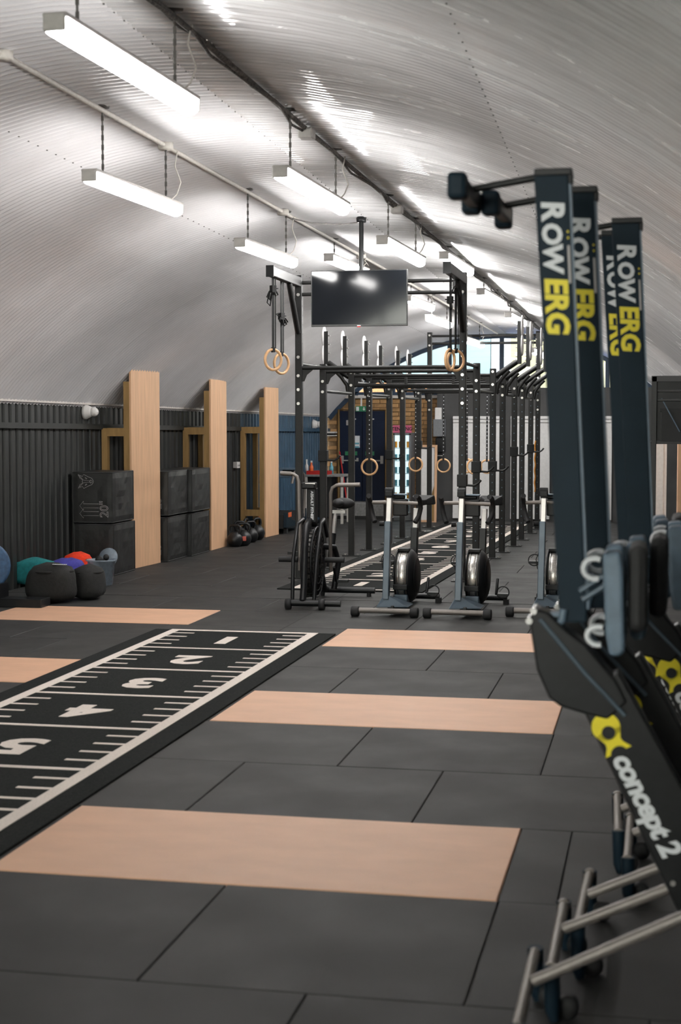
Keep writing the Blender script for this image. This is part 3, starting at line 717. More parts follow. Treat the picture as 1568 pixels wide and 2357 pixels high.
for i, y in enumerate(YL):
    bar((PLx[i]+PW/2, y, 2.285), (PRx[i]-PW/2, y, 2.285)); gusset(PLx[i], y, 2.28, 1); gusset(PRx[i], y, 2.28, -1)
    if i in (2, 3, 5, 6): bar((PLx[i]+PW/2, y, 2.165), (PRx[i]-PW/2, y, 2.165))
for (i, zz) in ((0, (3.20, 3.075)), (7, (3.08, 2.96))):
    for z in zz: bar((PLx[i]+PW/2, YL[i], z), (PRx[i]-PW/2, YL[i], z), .02)
m = MB()
for x in (-2.5, -3.1): m.box(loc(x, YL[2], 2.225), (.03, .03, .12))
m.build('bar_spacer', 'rig_black', rig)
for S in (PLx, PRx):
    for i in range(7):
        z = 2.33 if i == 0 else (2.06 if i % 2 else 2.20)
        bar((S[i], YL[i]+PW/2, z), (S[i+1], YL[i+1]-PW/2, z), .02, 'side_rail')
# outriggers towards the street end, with diagonal braces
for S, sg in ((PLx, -1), (PRx, 1)):
    x = S[0]; y0, y1 = 15.12, YL[0]-PW/2
    m = MB(); m.box(loc(x, (y0+y1)/2, HT-.075), (.075, y1-y0, .10)); m.build('outrigger_beam', 'rig_black' if sg > 0 else 'rig_black', rig, bevel=.006)
    m = MB(); m.box(loc(x, y0-.006, HT-.075), (.08, .012, .115)); m.build('beam_cap', 'black_plastic', rig)
    m = MB(); m.tube([loc(x, y1-.42, HT-.12), loc(x, y1-.01, HT-.62)], .032, 4); m.build('diagonal_brace', 'rig_black', rig)
# wall-ball targets on cranked arms
def target(x, y, s, h0=2.84):
    xo = x+s*.325
    m = MB(); m.tube([loc(x+s*.03, y, 2.27), loc(xo-s*.02, y, 2.455)], .034, 4, up=(0, 1, 0)); o = m.build('target_arm', 'rig_black', rig)
    m = MB(); m.tube([loc(x+s*.04, y, 2.05), loc(x+s*.06, y, 2.17), loc(x+s*.13, y, 2.27), loc(x+s*.2, y, 2.34)], .026, 6); m.build('arm_brace', 'rig_black', rig)
    m = MB(); m.box((0, 0, 0), (.052, .06, h0-2.42)); o = m.build('target_post', 'rig_black', rig, bevel=.004, loc=loc(xo, y, (h0+2.42)/2))
    for k, zc in enumerate((h0-.06, h0-.30)):
        m = MB(); m.lathe([(.001, 0), (.13, 0), (.13, .012), (.11, .018), (.001, .02)], 24, M=RY(s*PI/2)); d = m.build('target_disc', 'panel_white', o); d.location = (s*.027, 0, zc-(h0+2.42)/2)
    m = MB()
    for k in range(4): m.cyl((-s*.026, 0, -.17+.11*k), (-s*.045, 0, -.17+.11*k), .008, 6)
    m.build('target_bolts', 'bolt_steel', o)
for i in range(2, 8):
    y = YL[i]
    if i < 7: target(PLx[i], y, -1, 2.84-.01*(i-3)); target(PRx[i], y, 1, 2.95-.02*(i-2))
target(PLx[7], YL[7], -1, 2.80)

# J-cups hooked on the uprights
def jcup(x, y, z, s, lab, face=-1):
    t = empty('j_cup', (x, y, z), lab, 'rack hook', 'hooks hung on the rig uprights')
    m = MB(); m.box((0, 0, .05), (PW+.03, PW+.03, .13)); m.build('sleeve', 'black_plastic', t, bevel=.006)
    m = MB(); m.tube([(s*.05, 0, .0), (s*.13, 0, -.005), (s*.17, 0, .02), (s*.20, 0, .055)], .012, 6); m.build('hook', 'rig_black', t)
jc = [(1, 0, 1.03, 'R', 'first right'), (1, 1, 1.14, 'R', 'second right'), (-1, 1, 1.26, 'L', 'second left'), (1, 4, 1.25, 'R', 'fifth right'), (1, 6, 1.25, 'R', 'seventh right'), (1, 2, 1.10, 'R', 'third right'), (-1, 4, 1.20, 'L', 'fifth left'), (-1, 6, 1.30, 'L', 'seventh left')]
for sd, i, z, S, nm in jc:
    X = (PLx if S == 'L' else PRx)[i]; jcup(X, YL[i], z, 1, 'black hook on the %s upright of the rig from the street end' % nm)

# gymnastic rings
rg = MB(); rg.torus(.103, .0145, 40, 10, M=RX(PI/2)); ring_me = rg.mesh('ring', 'ring_wood')
def ring(x, y, z, ztop, lab, rz=0.0, nmarks=True):
    t = empty('gym_ring', (x, y, z), lab, 'gym ring', 'wooden gym rings hung on black straps', rz=rz)
    inst('ring', ring_me, t)
    m = MB(); L = ztop-z-.10; m.box((0, .0, .10+L/2), (.028, .004, L)); m.box((0, 0, .10), (.03, .03, .05)); st = m.build('strap', 'strap', t)
    if nmarks:
        m = MB(); n = int(L/.06)
        for k in range(1, n): m.box((.0, -.003, .12+k*L/n), (.010, .002, .014))
        m.build('strap_marks', 'print_white', st)
    return t
rdat = [(850.5, 1075, 3, 'wooden ring hanging in front of the blue doors'), (957, 1069, 6, 'wooden ring hanging in front of the drinks fridge'), (1021, 1072, 7, 'wooden ring hanging in front of the black partition corner'),
        (1075, 1072, 6, 'wooden ring overlapping another beside the first right rig upright'), (1092, 1074, 5, 'wooden ring hanging right beside the second right rig upright'), (1121, 1074, 7, 'wooden ring half hidden by the third right rig upright')]
for px, py, i, lab in rdat:
    y = YL[i]-.05; p = on(px, py, 1, y); ring(p.x, y, p.z, 2.27, lab)
def ring_on(px, py, y, lab, rz, zt, bunch_z):
    p = on(px, py, 1, y); t = ring(p.x, y, p.z, zt, lab, rz, False)
    m = MB(); rnd = random.Random(px)
    z = on(px, bunch_z, 1, y).z-p.z
    for k in range(7):       # spare strap tied in a bunch of loops
        a = rnd.uniform(0, 2*PI); r = rnd.uniform(.05, .10); dz = rnd.uniform(-.14, .02)
        m.tube([(0, 0, z), (r*.6*math.cos(a), r*.3*math.sin(a), z+dz*.3), (r*math.cos(a), r*.4*math.sin(a), z+dz), (r*.5*math.cos(a), r*.2*math.sin(a), z+dz*1.25), (0, 0, z+.02)], .006, 5, flat=1.6)
    m.box((0, 0, z), (.05, .05, .07)); m.build('strap_bunch', 'strap', t)
    m = MB(); m.box((.03, .0, (zt-p.z)/2+.06), (.012, .004, zt-p.z-.1)); m.build('strap_return', 'strap', t)
ring_on(629, 828, 15.32, 'wooden ring on the left front beam of the rig, tied higher', .9, HT-.12, 665)
ring_on(648, 837, 15.75, 'wooden ring on the left front beam of the rig, tied lower', 1.0, HT-.12, 728)
ring_on(1036, 828, 15.45, 'wooden ring on the right front beam of the rig, seen nearly edge-on', 1.25, HT-.12, 690)
ring_on(1049, 830, 15.95, 'wooden ring on the right front beam of the rig, next to the edge-on ring', .75, HT-.12, 655)
m = MB(); p = on(1232, 1080, 1, YL[7]-.06); m.tube([(.006*math.cos(k), .006*math.sin(k), .9-k*.03) for k in range(28)], .012, 6); tag(m.build('rope', 'rope_orange', loc=(p.x, YL[7]-.08, p.z-.45)), 'short orange twisted rope hanging at the far end of the rig', 'rope')

# ================================================================ TV on a ceiling pole
TY = 14.35
a, b, c, d = on(716, 624, 1, TY), on(938, 619, 1, TY), on(717, 752, 1, TY), on(938, 750, 1, TY)
tw, th = (b-a).x, (a.z+b.z-c.z-d.z)/2; cx, cz = (a.x+b.x)/2, (a.z+b.z+c.z+d.z)/4
tv = empty('television', (cx, TY, cz), 'flat black television hung from the roof on a dark pole', 'television')
Mt = RX(.018)
m = MB(); m.box((0, .018, 0), (tw, .03, th), M=Mt); m.box((0, .05, -.02), (tw*.6, .05, th*.6), M=Mt); m.build('casing', 'tv_frame', tv, bevel=.004)
m = MB(); m.box((0, .0015, .006), (tw-.018, .004, th-.028), M=Mt); m.build('screen', 'tv_screen', tv)
m = MB(); m.box((0, .0, -th/2+.007), (.035, .004, .007), M=Mt); m.build('maker_badge', 'print_white', tv)
m = MB(); m.box((.0, .0, -th/2-.004), (.03, .012, .008), M=Mt); m.build('standby_light', 'red_plastic', tv)
pxp = on(831, 560, 1, TY+.1); zt = vz(pxp.x, TY+.1)
m = MB(); m.cyl((pxp.x-cx, .12, -.05), (pxp.x-cx, .12, zt-cz-.012), .022, 14); m.build('pole', 'black_paint', tv)
m = MB(); m.lathe([(.001, 0), (.05, 0), (.045, -.05), (.001, -.05)], 16, M=T(pxp.x-cx, .12, zt-cz-.008)); m.build('ceiling_plate', 'black_paint', tv)
m = MB(); m.box((pxp.x-cx, .09, 0), (.2, .06, .2)); m.build('bracket', 'black_paint', tv, bevel=.004)


# ================================================================ BIKES
def bike(loc_, rz, lab):
    t = empty('exercise_bike', loc_, lab, 'exercise bike', 'flywheel bikes in a row behind the platforms', rz=rz)
    m = MB(); m.cyl((-.235, 0, .055), (.235, 0, .055), .024, 14); ff = m.build('front_foot', 'tube_grey', t)
    for s in (-1, 1):
        m = MB(); m.lathe([(.012, -.035), (.040, -.035), (.045, -.028), (.045, .028), (.040, .035), (.012, .035)], 20, M=T(s*.262, 0, .046) @ RY(PI/2)); w_ = m.build('caster_wheel', 'black_rubber', t)
    m = MB()  # flared base running back from the foot to the post
    vv = [(-.075, -.01, .085), (.20, .05, .085), (.20, .32, .085), (-.075, .16, .085), (-.025, .03, .18), (.03, .05, .18), (.03, .10, .18), (-.025, .10, .18)]
    m.add(vv, [(0, 1, 5, 4), (1, 2, 6, 5), (2, 3, 7, 6), (3, 0, 4, 7), (4, 5, 6, 7), (3, 2, 1, 0)]); m.build('base_flare', 'erg_grey', t, bevel=.006)
    m = MB(); m.prism([(-.10, .0), (1.20, .0), (1.20, .06), (.30, .075), (-.10, .065)], -.03, .03, axis='x'); o = m.build('main_beam', 'black_paint', t, bevel=.006); o.location = (.05, .12, .035)
    def post(x0, y0, z0, x1, y1, z1, w_, nm, m_):
        m = MB(); a, b = Vector((x0, y0, z0)), Vector((x1, y1, z1)); M = frame(a, (b-a), (0, 1, 0)); M2 = M
        L = (b-a).length; m.box((L/2, 0, 0), (L, w_*1.35, w_), M=M2); return m.build(nm, m_, t, bevel=.006)
    post(0, .06, .15, .008, .12, .83, .055, 'front_post', 'erg_grey'); post(.012, .12, .80, .016, .14, 1.035, .046, 'handlebar_post', 'silver_paint')
    m = MB(); m.cyl((-.07, .10, .81), (-.03, .11, .81), .022, 10); m.build('post_knob', 'black_plastic', t)
    # handlebar with bull-horn ends
    m = MB(); hz, hy = .99, .19
    m.tube([(-.15, hy, hz), (.0, hy, hz+.005), (.26, hy, hz-.005)], .017, 10); m.build('handlebar', 'tube_grey', t)
    for s, x in ((-1, -.155), (1, .265)):
        m = MB(); m.tube([(x, hy-.13, hz+.065), (x+s*.012, hy-.07, hz+.05), (x+s*.014, hy+.0, hz+.01), (x+s*.012, hy+.03, hz-.05), (x-s*.004, hy+.03, hz-.12), (x-s*.03, hy-.01, hz-.17)], .022, 10); m.build('grip', 'black_rubber', t)
    m = MB(); m.box((.10, hy+.03, hz-.04), (.13, .07, .15)); m.box((.055, hy+.06, hz+.05), (.16, .05, .03)); m.build('monitor', 'black_plastic', t, bevel=.01)
    m = MB(); m.box((.015, .13, 1.075), (.07, .07, .05)); m.cyl((-.02, .13, 1.105), (.05, .13, 1.105), .022, 10); m.build('post_clamp', 'black_plastic', t, bevel=.006)
    m = MB(); m.box((.085, hy+.05, hz+.072), (.15, .10, .012)); m.build('phone_tray', 'plate_grey', t, bevel=.004)
    m = MB(); m.tube([(-.005, .10, .60), (-.045, .08, .50), (-.03, .07, .42), (0.0, .08, .40)], .004, 5); m.build('cable', 'black_plastic', t)
    # flywheel drum : axis across the bike
    fy, fz, fr = .52, .315, .225; M = T(.085, fy, fz) @ RY(PI/2)
    m = MB(); m.lathe([(.02, -.052), (fr-.01, -.052), (fr-.002, -.046), (fr-.002, .046), (fr-.01, .052), (.02, .052)], 48, M=M); m.build('flywheel_band', 'brushed_band', t)
    m = MB(); m.torus(fr, .006, 48, 6, M=T(.085-.030, fy, fz) @ RY(PI/2)); m.torus(fr, .006, 48, 6, M=T(.085+.030, fy, fz) @ RY(PI/2)); m.build('band_edge', 'steel', t)
    for s, w_ in ((-1, .02), (1, .075)):
        m = MB(); a = .05; pr = [(.02, a), (fr+.012, a), (fr+.014, a+.012), (fr-.02, a+w_*.6), (fr*.55, a+w_), (.02, a+w_)]
        m.lathe([(r, s*z) for r, z in pr], 40, M=M); o = m.build('side_cover', 'black_plastic', t)
        m = MB(); m.torus(fr*.72, .008, 36, 6, M=T(.085+s*(.05+w_*.75), fy, fz) @ RY(PI/2)); m.build('cover_ring', 'black_paint', t)
    m = MB(); m.box((.085, fy-.02, fz+fr+.012), (.11, .10, .03)); m.build('band_clip', 'black_plastic', t, bevel=.008)
    m = MB(); m.box((.085, fy-fr-.012, fz-.08), (.13, .03, .05)); m.build('band_clip', 'black_plastic', t, bevel=.008)
    m = MB(); m.box((.085, fy-.15, fz-.21), (.12, .12, .12)); m.build('drum_foot', 'erg_grey', t, bevel=.01)
    # crank and pedals
    for s in (-1, 1):
        x = .085+s*.165; m = MB(); m.tube([(x, fy+.30, .27), (x, fy+.30-s*.10, .27-s*.13)], .013, 8); m.build('crank', 'black_paint', t)
        m = MB(); c = (x+s*.06, fy+.30-s*.10, .27-s*.13); m.box(c, (.10, .09, .022)); m.torus(.055, .006, 18, 5, M=T(c[0], c[1], c[2]+.02) @ RX(1.2)); m.build('pedal', 'black_plastic', t)
    post(.085, .92, .10, .095, .98, .72, .062, 'seat_tube', 'black_paint'); m = MB()
    post(.095, .97, .55, .105, 1.0, .90, .047, 'seat_post', 'silver_paint')
    m = MB(); q = [(-.13, .030), (-.10, .045), (.02, .05), (.08, .11), (.15, .115), (.17, .06)]
    poly = [(y, x) for y, x in q]+[(y, -x) for y, x in q[::-1]]
    vv = [(x, y, 0) for y, x in poly]+[(x*.9, y, .055+.03*(y > .05)) for y, x in poly]; n = len(poly)
    m.add(vv, [list(range(n))[::-1], list(range(n, 2*n))]+[(i, (i+1) % n, (i+1) % n+n, i+n) for i in range(n)]); o = m.build('saddle', 'black_rubber', t, bevel=.012); o.location = (.15, 1.0, .93)
    m = MB(); m.cyl((-.14, 1.16, .06), (.30, 1.16, .06), .026, 12); m.build('rear_foot', 'black_paint', t)
    for x in (-.13, .29): m = MB(); m.box((x, 1.16, .025), (.05, .07, .05)); m.build('rubber_pad', 'black_rubber', t)
    return t
def bc(a, b): p, q = fl(*a), fl(*b); return Vector(((p.x+q.x)/2, (p.y+q.y)/2+.03, 0))
b1 = bike(bc((806, 1420), (963, 1423)), -.02, 'grey flywheel exercise bike next to the fan bike')
def bdup(loc_, rz, lab): return dup(b1, loc_, rz, lab)
bdup(bc((972, 1424), (1132, 1427)), -.02, 'grey flywheel exercise bike standing between two identical bikes')
p = fl(1165, 1421); bdup((p.x+.29, p.y+.05, 0), -.02, 'grey flywheel exercise bike half hidden by the upright rowing machines')

# fan bike
p = bc((655, 1403), (786, 1406)); t = empty('fan_bike', p, 'black fan bike with big caged wheel and tall push arms', 'exercise bike', rz=.02)
m = MB(); m.cyl((-.25, 0, .06), (.25, 0, .06), .030, 14); m.build('front_foot', 'black_paint', t)
for x in (-.23, .08): m = MB(); m.lathe([(.01, -.025), (.05, -.025), (.05, .025), (.01, .025)], 18, M=T(x, -.015, .052) @ RY(PI/2)); m.build('transport_wheel', 'black_rubber', t)
fy, fz, fr = .46, .395, .325; xc = -.10
m = MB()
for s in (-1, 1):
    for r in (fr, fr*.82, fr*.62, fr*.42, fr*.22): m.torus(r, .005 if r < fr else .011, 44, 6, M=T(xc+s*(.045+.03*(1-r/fr)), fy, fz) @ RY(PI/2))
    for k in range(40):
        a = 2*PI*k/40; m.tube([(xc+s*.07, fy+.06*math.cos(a), fz+.06*math.sin(a)), (xc+s*.055, fy+fr*.6*math.cos(a+.15), fz+fr*.6*math.sin(a+.15)), (xc+s*.045, fy+fr*math.cos(a+.25), fz+fr*math.sin(a+.25))], .004, 4)
for k in range(40):
    a = 2*PI*k/40+.25; m.tube([(xc-.045, fy+fr*math.cos(a), fz+fr*math.sin(a)), (xc+.045, fy+fr*math.cos(a), fz+fr*math.sin(a))], .004, 4)
m.build('fan_cage', 'black_paint', t)
m = MB()
for k in range(10):
    a = 2*PI*k/10; M = T(xc, fy, fz) @ RX(a); m.box((0, .16, 0), (.055, .24, .004), M=M @ RY(.5))
m.lathe([(.01, -.04), (.05, -.04), (.05, .04), (.01, .04)], 16, M=T(xc, fy, fz) @ RY(PI/2)); m.build('fan_blades', 'plate_grey', t)
m = MB(); m.lathe([(fr-.012, -.042), (fr-.006, -.042), (fr-.006, .042), (fr-.012, .042)], 44, M=T(xc, fy, fz) @ RY(PI/2), caps=False); m.build('fan_shroud', 'shroud_grey', t)
for s in (-1, 1):
    m = MB(); m.lathe([(.05, s*.062), (fr*.6, s*.052), (fr-.01, s*.043), (fr-.01, s*.040), (.05, s*.055)], 40, M=T(xc, fy, fz) @ RY(PI/2), caps=False); m.build('fan_screen', 'shroud_grey', t)
m = MB(); m.tube([(xc, 0, .08), (xc, .05, .20), (xc, .10, .55), (xc, .16, .75), (xc, .34, .80), (xc, .50, .76), (xc, .62, .66), (xc, .80, .34), (xc, 1.0, .10), (xc, 1.15, .07)], .032, 10); m.build('frame', 'black_paint', t)
m = MB(); m.tube([(xc+.10, .02, .07), (xc+.11, .10, .45), (xc+.11, .30, .76), (xc+.10, .50, .79), (xc+.10, .66, .62)], .018, 8); m.tube([(xc-.10, .02, .07), (xc-.11, .10, .45), (xc-.11, .30, .76), (xc-.10, .50, .79), (xc-.10, .66, .62)], .018, 8); m.build('guard_hoop', 'black_paint', t)
m = MB(); m.box((xc+.02, .34, .93), (.09, .07, .32)); m.build('console_mast', 'black_plastic', t, bevel=.01)
vv, ff = text('ASSAULT FITNESS', .034, offset=.0012); m = MB(); m.add(vv, ff, 0, False, frame((xc+.025, .303, .93), (0, 0, -1), (1, 0, 0))); m.build('mast_lettering', 'print_white', t)
m = MB(); m.box((xc+.0, .30, 1.115), (.13, .12, .06)); m.build('console', 'black_plastic', t, bevel=.012); m = MB(); m.box((xc+.02, .245, 1.135), (.09, .01, .012)); m.build('console_edge', 'silver_paint', t)
for s, ph, zt, gl in ((1, .0, 1.12, .30), (-1, .14, 1.215, .20)):
    x = xc+s*.15
    m = MB(); m.tube([(x, .58, .30), (x+s*.01, .50+ph, .62), (x+s*.025, .44+ph*1.6, zt-.25), (x+s*.03, .42+ph*1.8, zt-.08), (x+s*.045, .42+ph*1.8, zt-.03), (x+s*.085, .42+ph*1.8, zt-.005), (x+s*gl, .42+ph*1.8, zt)], .0165, 10); m.build('push_arm', 'tube_grey', t)
    m = MB(); m.cyl((x+s*.10, .42+ph*1.8, zt-.004), (x+s*(gl+.005), .42+ph*1.8, zt), .021, 10); m.build('arm_grip', 'tube_grey', t)
    m = MB(); m.cyl((x-s*.02, .40, .42), (x+s*.16, .40, .42), .026, 12); m.build('foot_peg', 'black_rubber', t)
    m = MB(); m.tube([(x, .74, .32), (x, .74+s*.10, .32-s*.14)], .014, 8); m.build('crank', 'black_paint', t)
    m = MB(); m.box((x+s*.07, .74+s*.10, .32-s*.14), (.10, .10, .025)); m.build('pedal', 'black_plastic', t)
m = MB(); m.tube([(xc+.13, .84, .10), (xc+.16, .92, .35), (xc+.13, .86, .50), (xc+.02, .72, .52)], .030, 10); m.build('rear_hoop', 'black_paint', t)
m = MB(); m.cyl((xc+.06, .98, .30), (xc+.085, 1.05, .62), .030, 12); m.build('seat_tube', 'black_paint', t)
m = MB(); m.cyl((xc+.085, 1.05, .60), (xc+.10, 1.09, .82), .020, 12); m.box((xc+.13, 1.09, .83), (.14, .06, .03)); m.build('seat_post', 'silver_paint', t)
m = MB(); m.sphere((0, 0, 0), .1, 20, 10, sc=(1.15, 1.0, .55)); m.sphere((-.02, -.14, .01), .055, 14, 8, sc=(1, 1.6, .7)); o = m.build('saddle', 'black_rubber', t); o.location = (xc+.17, 1.12, .91)
m = MB(); m.cyl((-.16, 1.15, .06), (.38, 1.15, .06), .030, 12); m.build('rear_foot', 'black_paint', t)
for x in (-.14, .32): m = MB(); m.cyl((x, 1.15, 0), (x, 1.15, .05), .022, 10); m.build('levelling_foot', 'black_rubber', t)


# ================================================================ ROWING MACHINES stored upright
RY1 = 4.63
R0 = on(1290, 2160, 1, RY1); R0.z = 0
def rp(px, py):
    p = on(px, py, 1, RY1); return (p.x-R0.x, p.z)
def rower(lab):
    t = empty('rowing_machine', R0, lab, 'rowing machine', 'rowing machines stored upright along the right wall')
    # monorail
    rail_poly = [rp(1231, 408), rp(1309, 404), rp(1352, 1430), rp(1290, 1430)]
    m = MB(); m.prism(rail_poly, -.028, .028); rail = m.build('monorail', 'rail_navy', t, bevel=.004)
    a, b = Vector((*rp(1309, 425), 0)), Vector((*rp(1350, 1400), 0))
    m = MB(); m.prism([rp(1309, 425), (rp(1309, 425)[0]+.008, rp(1309, 425)[1]), (rp(1350, 1400)[0]+.008, rp(1350, 1400)[1]), rp(1350, 1400)], -.021, .021); m.build('seat_track', 'plate_grey', t)
    # lettering reads down the rail
    top, bot = Vector(rp(1272, 420)), Vector(rp(1316, 1400)); d = (bot-top).normalized()
    def place(s0, across=0.0):
        p = top+d*s0; n = Vector((d.y, -d.x))  # across the rail
        return Vector((p.x, -.0295, p.y))+Vector((n.x, 0, n.y))*across
    x3 = Vector((d.x, 0, d.y)); up3 = Vector((-d.y, 0, d.x))
    def put(body, size, m_, s0, nm, across=0.0, off=.0025, sh=.12, sp=1.0):
        vv, ff = text(body, size, shear=sh, offset=off, ext=.0008, align='LEFT', spacing=sp); xs = [v[0] for v in vv]
        q = MB(); q.add(vv, ff, 0, False, frame(place(s0, across), x3, up3)); q.build(nm, m_, rail); return max(xs)
    L = put('R', .090, 'print_white', .056, 'lettering_white', off=.0036, across=.004)
    L += .003+put('OW', .076, 'print_white', .056+L+.003, 'lettering_white', off=.0034, sp=1.0, across=.009)
    put('ERG', .090, 'print_yellow', .056+L+.006, 'lettering_yellow', off=.0036, sp=1.0, across=.004)
    m = MB(); M = frame(place(.12, -.040), x3, up3)
    m.box((.03, 0, 0), (.006, .0045, .001), M=M); m.box((.048, 0, 0), (.006, .0045, .001), M=M); m.build('small_mark_yellow', 'print_yellow', rail)
    m = MB(); m.box((.125, 0, 0), (.11, .007, .001), M=M); m.build('small_print_line', 'print_grey', rail)
    # rear leg and foot at the top end
    e = rp(1268, 404)
    m = MB(); m.box(((rp(1231, 404)[0]+rp(1318, 404)[0])/2, 0, e[1]+.006), (rp(1318, 404)[0]-rp(1231, 404)[0], .062, .022)); m.box((rp(1314, 412)[0], 0, rp(1314, 412)[1]), (.014, .05, .035)); m.build('rail_end_cap', 'black_plastic', t, bevel=.004)
    fx, fz = rp(1070, 448)
    for s in (-1, 1):
        m = MB(); m.box((fx, s*.165, fz), (.055, .075, .075)); m.build('rubber_pad', 'rail_navy', t, bevel=.012)
    m = MB(); m.tube([(rp(1240, 410)[0], 0, e[1]-.004), (fx+.02, 0, fz+.014)], .011, 8); m.build('rear_leg', 'black_paint', t)
    m = MB(); m.box((fx+.012, 0, fz), (.035, .30, .045)); m.build('rear_crossbar', 'black_paint', t, bevel=.006)
    # hinge box and sloping front beam
    hp = [(1222, 1432), (1224, 1412), (1240, 1396), (1266, 1406), (1300, 1440), (1352, 1480), (1420, 1560), (1446, 1610), (1400, 1650), (1330, 1632), (1292, 1620), (1266, 1600), (1238, 1535)]
    m = MB(); m.prism([rp(*q) for q in hp], -.05, .05); m.build('frame_hinge_box', 'black_plastic', t, bevel=.008)
    m = MB(); m.tube([(rp(1246, 1420)[0], -.052, rp(1246, 1420)[1]), (rp(1350, 1545)[0], -.052, rp(1350, 1545)[1]), (rp(1440, 1640)[0], -.052, rp(1440, 1640)[1])], .006, 6, flat=.5); m.build('hinge_edge', 'erg_grey', t)
    for q in ((1232, 1402), (1222, 1424)): m = MB(); c = rp(*q); m.cyl((c[0], -.06, c[1]), (c[0], .06, c[1]), .010, 10); m.build('hinge_pin', 'steel', t)
    bp = [(1330, 1600), (1424, 1540), (1640, 1930), (1660, 2130), (1570, 2110), (1500, 1962)]
    m = MB(); m.prism([rp(*q) for q in bp], -.042, .042); beam = m.build('front_beam', 'black_paint', t, bevel=.006)
    o2 = Vector(rp(1388, 1652)); e2 = Vector(rp(1560, 1985)); d2 = (e2-o2).normalized(); M2 = frame((o2.x, -.0435, o2.y), (d2.x, 0, d2.y), (-d2.y, 0, d2.x))
    # emblem : yellow crescent and waisted shape with round bites
    def disc(cx, cy, r, n=24): return [(cx+r*math.cos(2*PI*i/n), cy+r*math.sin(2*PI*i/n)) for i in range(n)]
    m = MB(); m.prism(disc(.022, .0, .042), -.0004, .0006, 'z', 0, M2)
    wa = [(.035, .040), (.055, .030), (.068, .024), (.08, .026), (.104, .042), (.104, -.042), (.08, -.026), (.068, -.024), (.055, -.030), (.035, -.040)]
    m.prism(wa, -.0004, .0006, 'z', 0, M2); m.build('emblem', 'print_yellow', beam)
    m = MB(); m.prism(disc(.040, .0, .020), 0, .0012, 'z', 0, M2); m.prism(disc(.112, .0, .026), 0, .0012, 'z', 0, M2); m.build('emblem_bites', 'black_paint', beam)
    vv, ff = text('concept 2', .086, shear=.18, offset=.0035, ext=.0008, align='LEFT', spacing=.95); m = MB(); m.add(vv, ff, 0, False, M2 @ T(.112, 0, .0006)); m.build('beam_lettering', 'print_white', beam)
    # handle rest
    m = MB(); m.tube([(*(rp(1300, 1400)[0], -.03), rp(1300, 1400)[1]), (rp(1296, 1425)[0], -.03, rp(1296, 1425)[1]), (rp(1278, 1440)[0], -.03, rp(1278, 1440)[1]), (rp(1292, 1452)[0], -.03, rp(1292, 1452)[1]), (rp(1306, 1490)[0], -.03, rp(1306, 1490)[1])], [.012, .013, .010, .014, .012], 8); m.build('handle_hook', 'plate_grey', t)
    m = MB(); m.cyl((rp(1285, 1404)[0], -.24, rp(1285, 1404)[1]), (rp(1285, 1404)[0], .24, rp(1285, 1404)[1]), .013, 10) if False else m.box((rp(1270, 1412)[0], 0, rp(1270, 1412)[1]), (.05, .06, .012)); m.build('chain_guide', 'plate_grey', t)
    # footplates with straps, on both sides of the rail
    for s in (-1, 1):
        y = s*.125
        fp = [(1392, 1262), (1432, 1258), (1438, 1300), (1442, 1480), (1430, 1492), (1406, 1490), (1398, 1440)]
        m = MB(); m.prism([rp(*q) for q in fp], y-.055, y+.055); m.build('footplate', 'plate_grey', t, bevel=.012)
        for (cx, cy, r) in ((1374, 1300, .030), (1380, 1450, .027)):
            c = rp(cx, cy); m = MB(); m.tube([(c[0]+r*1.1*math.cos(a), y, c[1]+r*math.sin(a)) for a in [PI*.35+PI*1.25*i/10 for i in range(11)]], .009, 8, flat=2.6); m.build('foot_strap' if cy < 1400 else 'heel_cup', 'print_white', t)
        for (p0, p1) in (((1340, 1350), (1392, 1318)), ((1346, 1370), (1396, 1338))):
            m = MB(); m.tube([(rp(*p0)[0], y, rp(*p0)[1]), (rp(*p1)[0], y, rp(*p1)[1])], .009, 8); m.build('foot_spindle', 'erg_grey', t)
    c = rp(1470, 1300); m = MB(); m.box((c[0], 0, c[1]-.06), (.055, .28, .25)); m.build('seat', 'black_rubber', t, bevel=.024)
    c = rp(1432, 1330); m = MB(); m.box((c[0]-.02, 0, c[1]-.04), (.06, .07, .12)); m.build('seat_carriage', 'plate_grey', t, bevel=.008)
    # flywheel at the floor end
    fx, fz, fr = rp(1790, 2000)[0], .275, .262
    M = T(fx, 0, fz) @ RX(PI/2)
    m = MB(); m.lathe([(.03, -.075), (fr-.03, -.075), (fr, -.05), (fr, .05), (fr-.03, .075), (.03, .075)], 44, M=M); m.build('flywheel_housing', 'black_plastic', t)
    m = MB()
    for r in (.24, .19, .14): m.torus(r, .005, 40, 6, M=T(fx, -.078, fz) @ RX(PI/2))
    m.build('housing_rings', 'rail_navy', t)
    m = MB(); m.tube([(rp(1600, 1850)[0], -.02, rp(1600, 1850)[1]), (fx+.02, -.02, .50), (fx+.14, -.02, .62)], .012, 8); m.box((fx+.17, 0, .66), (.04, .16, .13)); m.build('monitor_arm', 'black_paint', t, bevel=.006)
    # T-shaped front foot
    cb = rp(1285, 2160); zc = .15
    m = MB(); m.tube([(rp(1575, 2030)[0], 0, rp(1575, 2030)[1]), (cb[0]+.016, 0, zc+.02)], .0165, 12); m.build('front_leg', 'tube_grey', t)
    c = rp(1549, 2023); m = MB(); m.cyl((c[0], -.05, c[1]), (c[0], .05, c[1]), .008, 8); m.build('leg_bolt', 'bolt_steel', t)
    m = MB(); m.cyl((cb[0], -.29, zc), (cb[0], .29, zc), .0165, 12); m.build('front_crossbar', 'tube_grey', t)
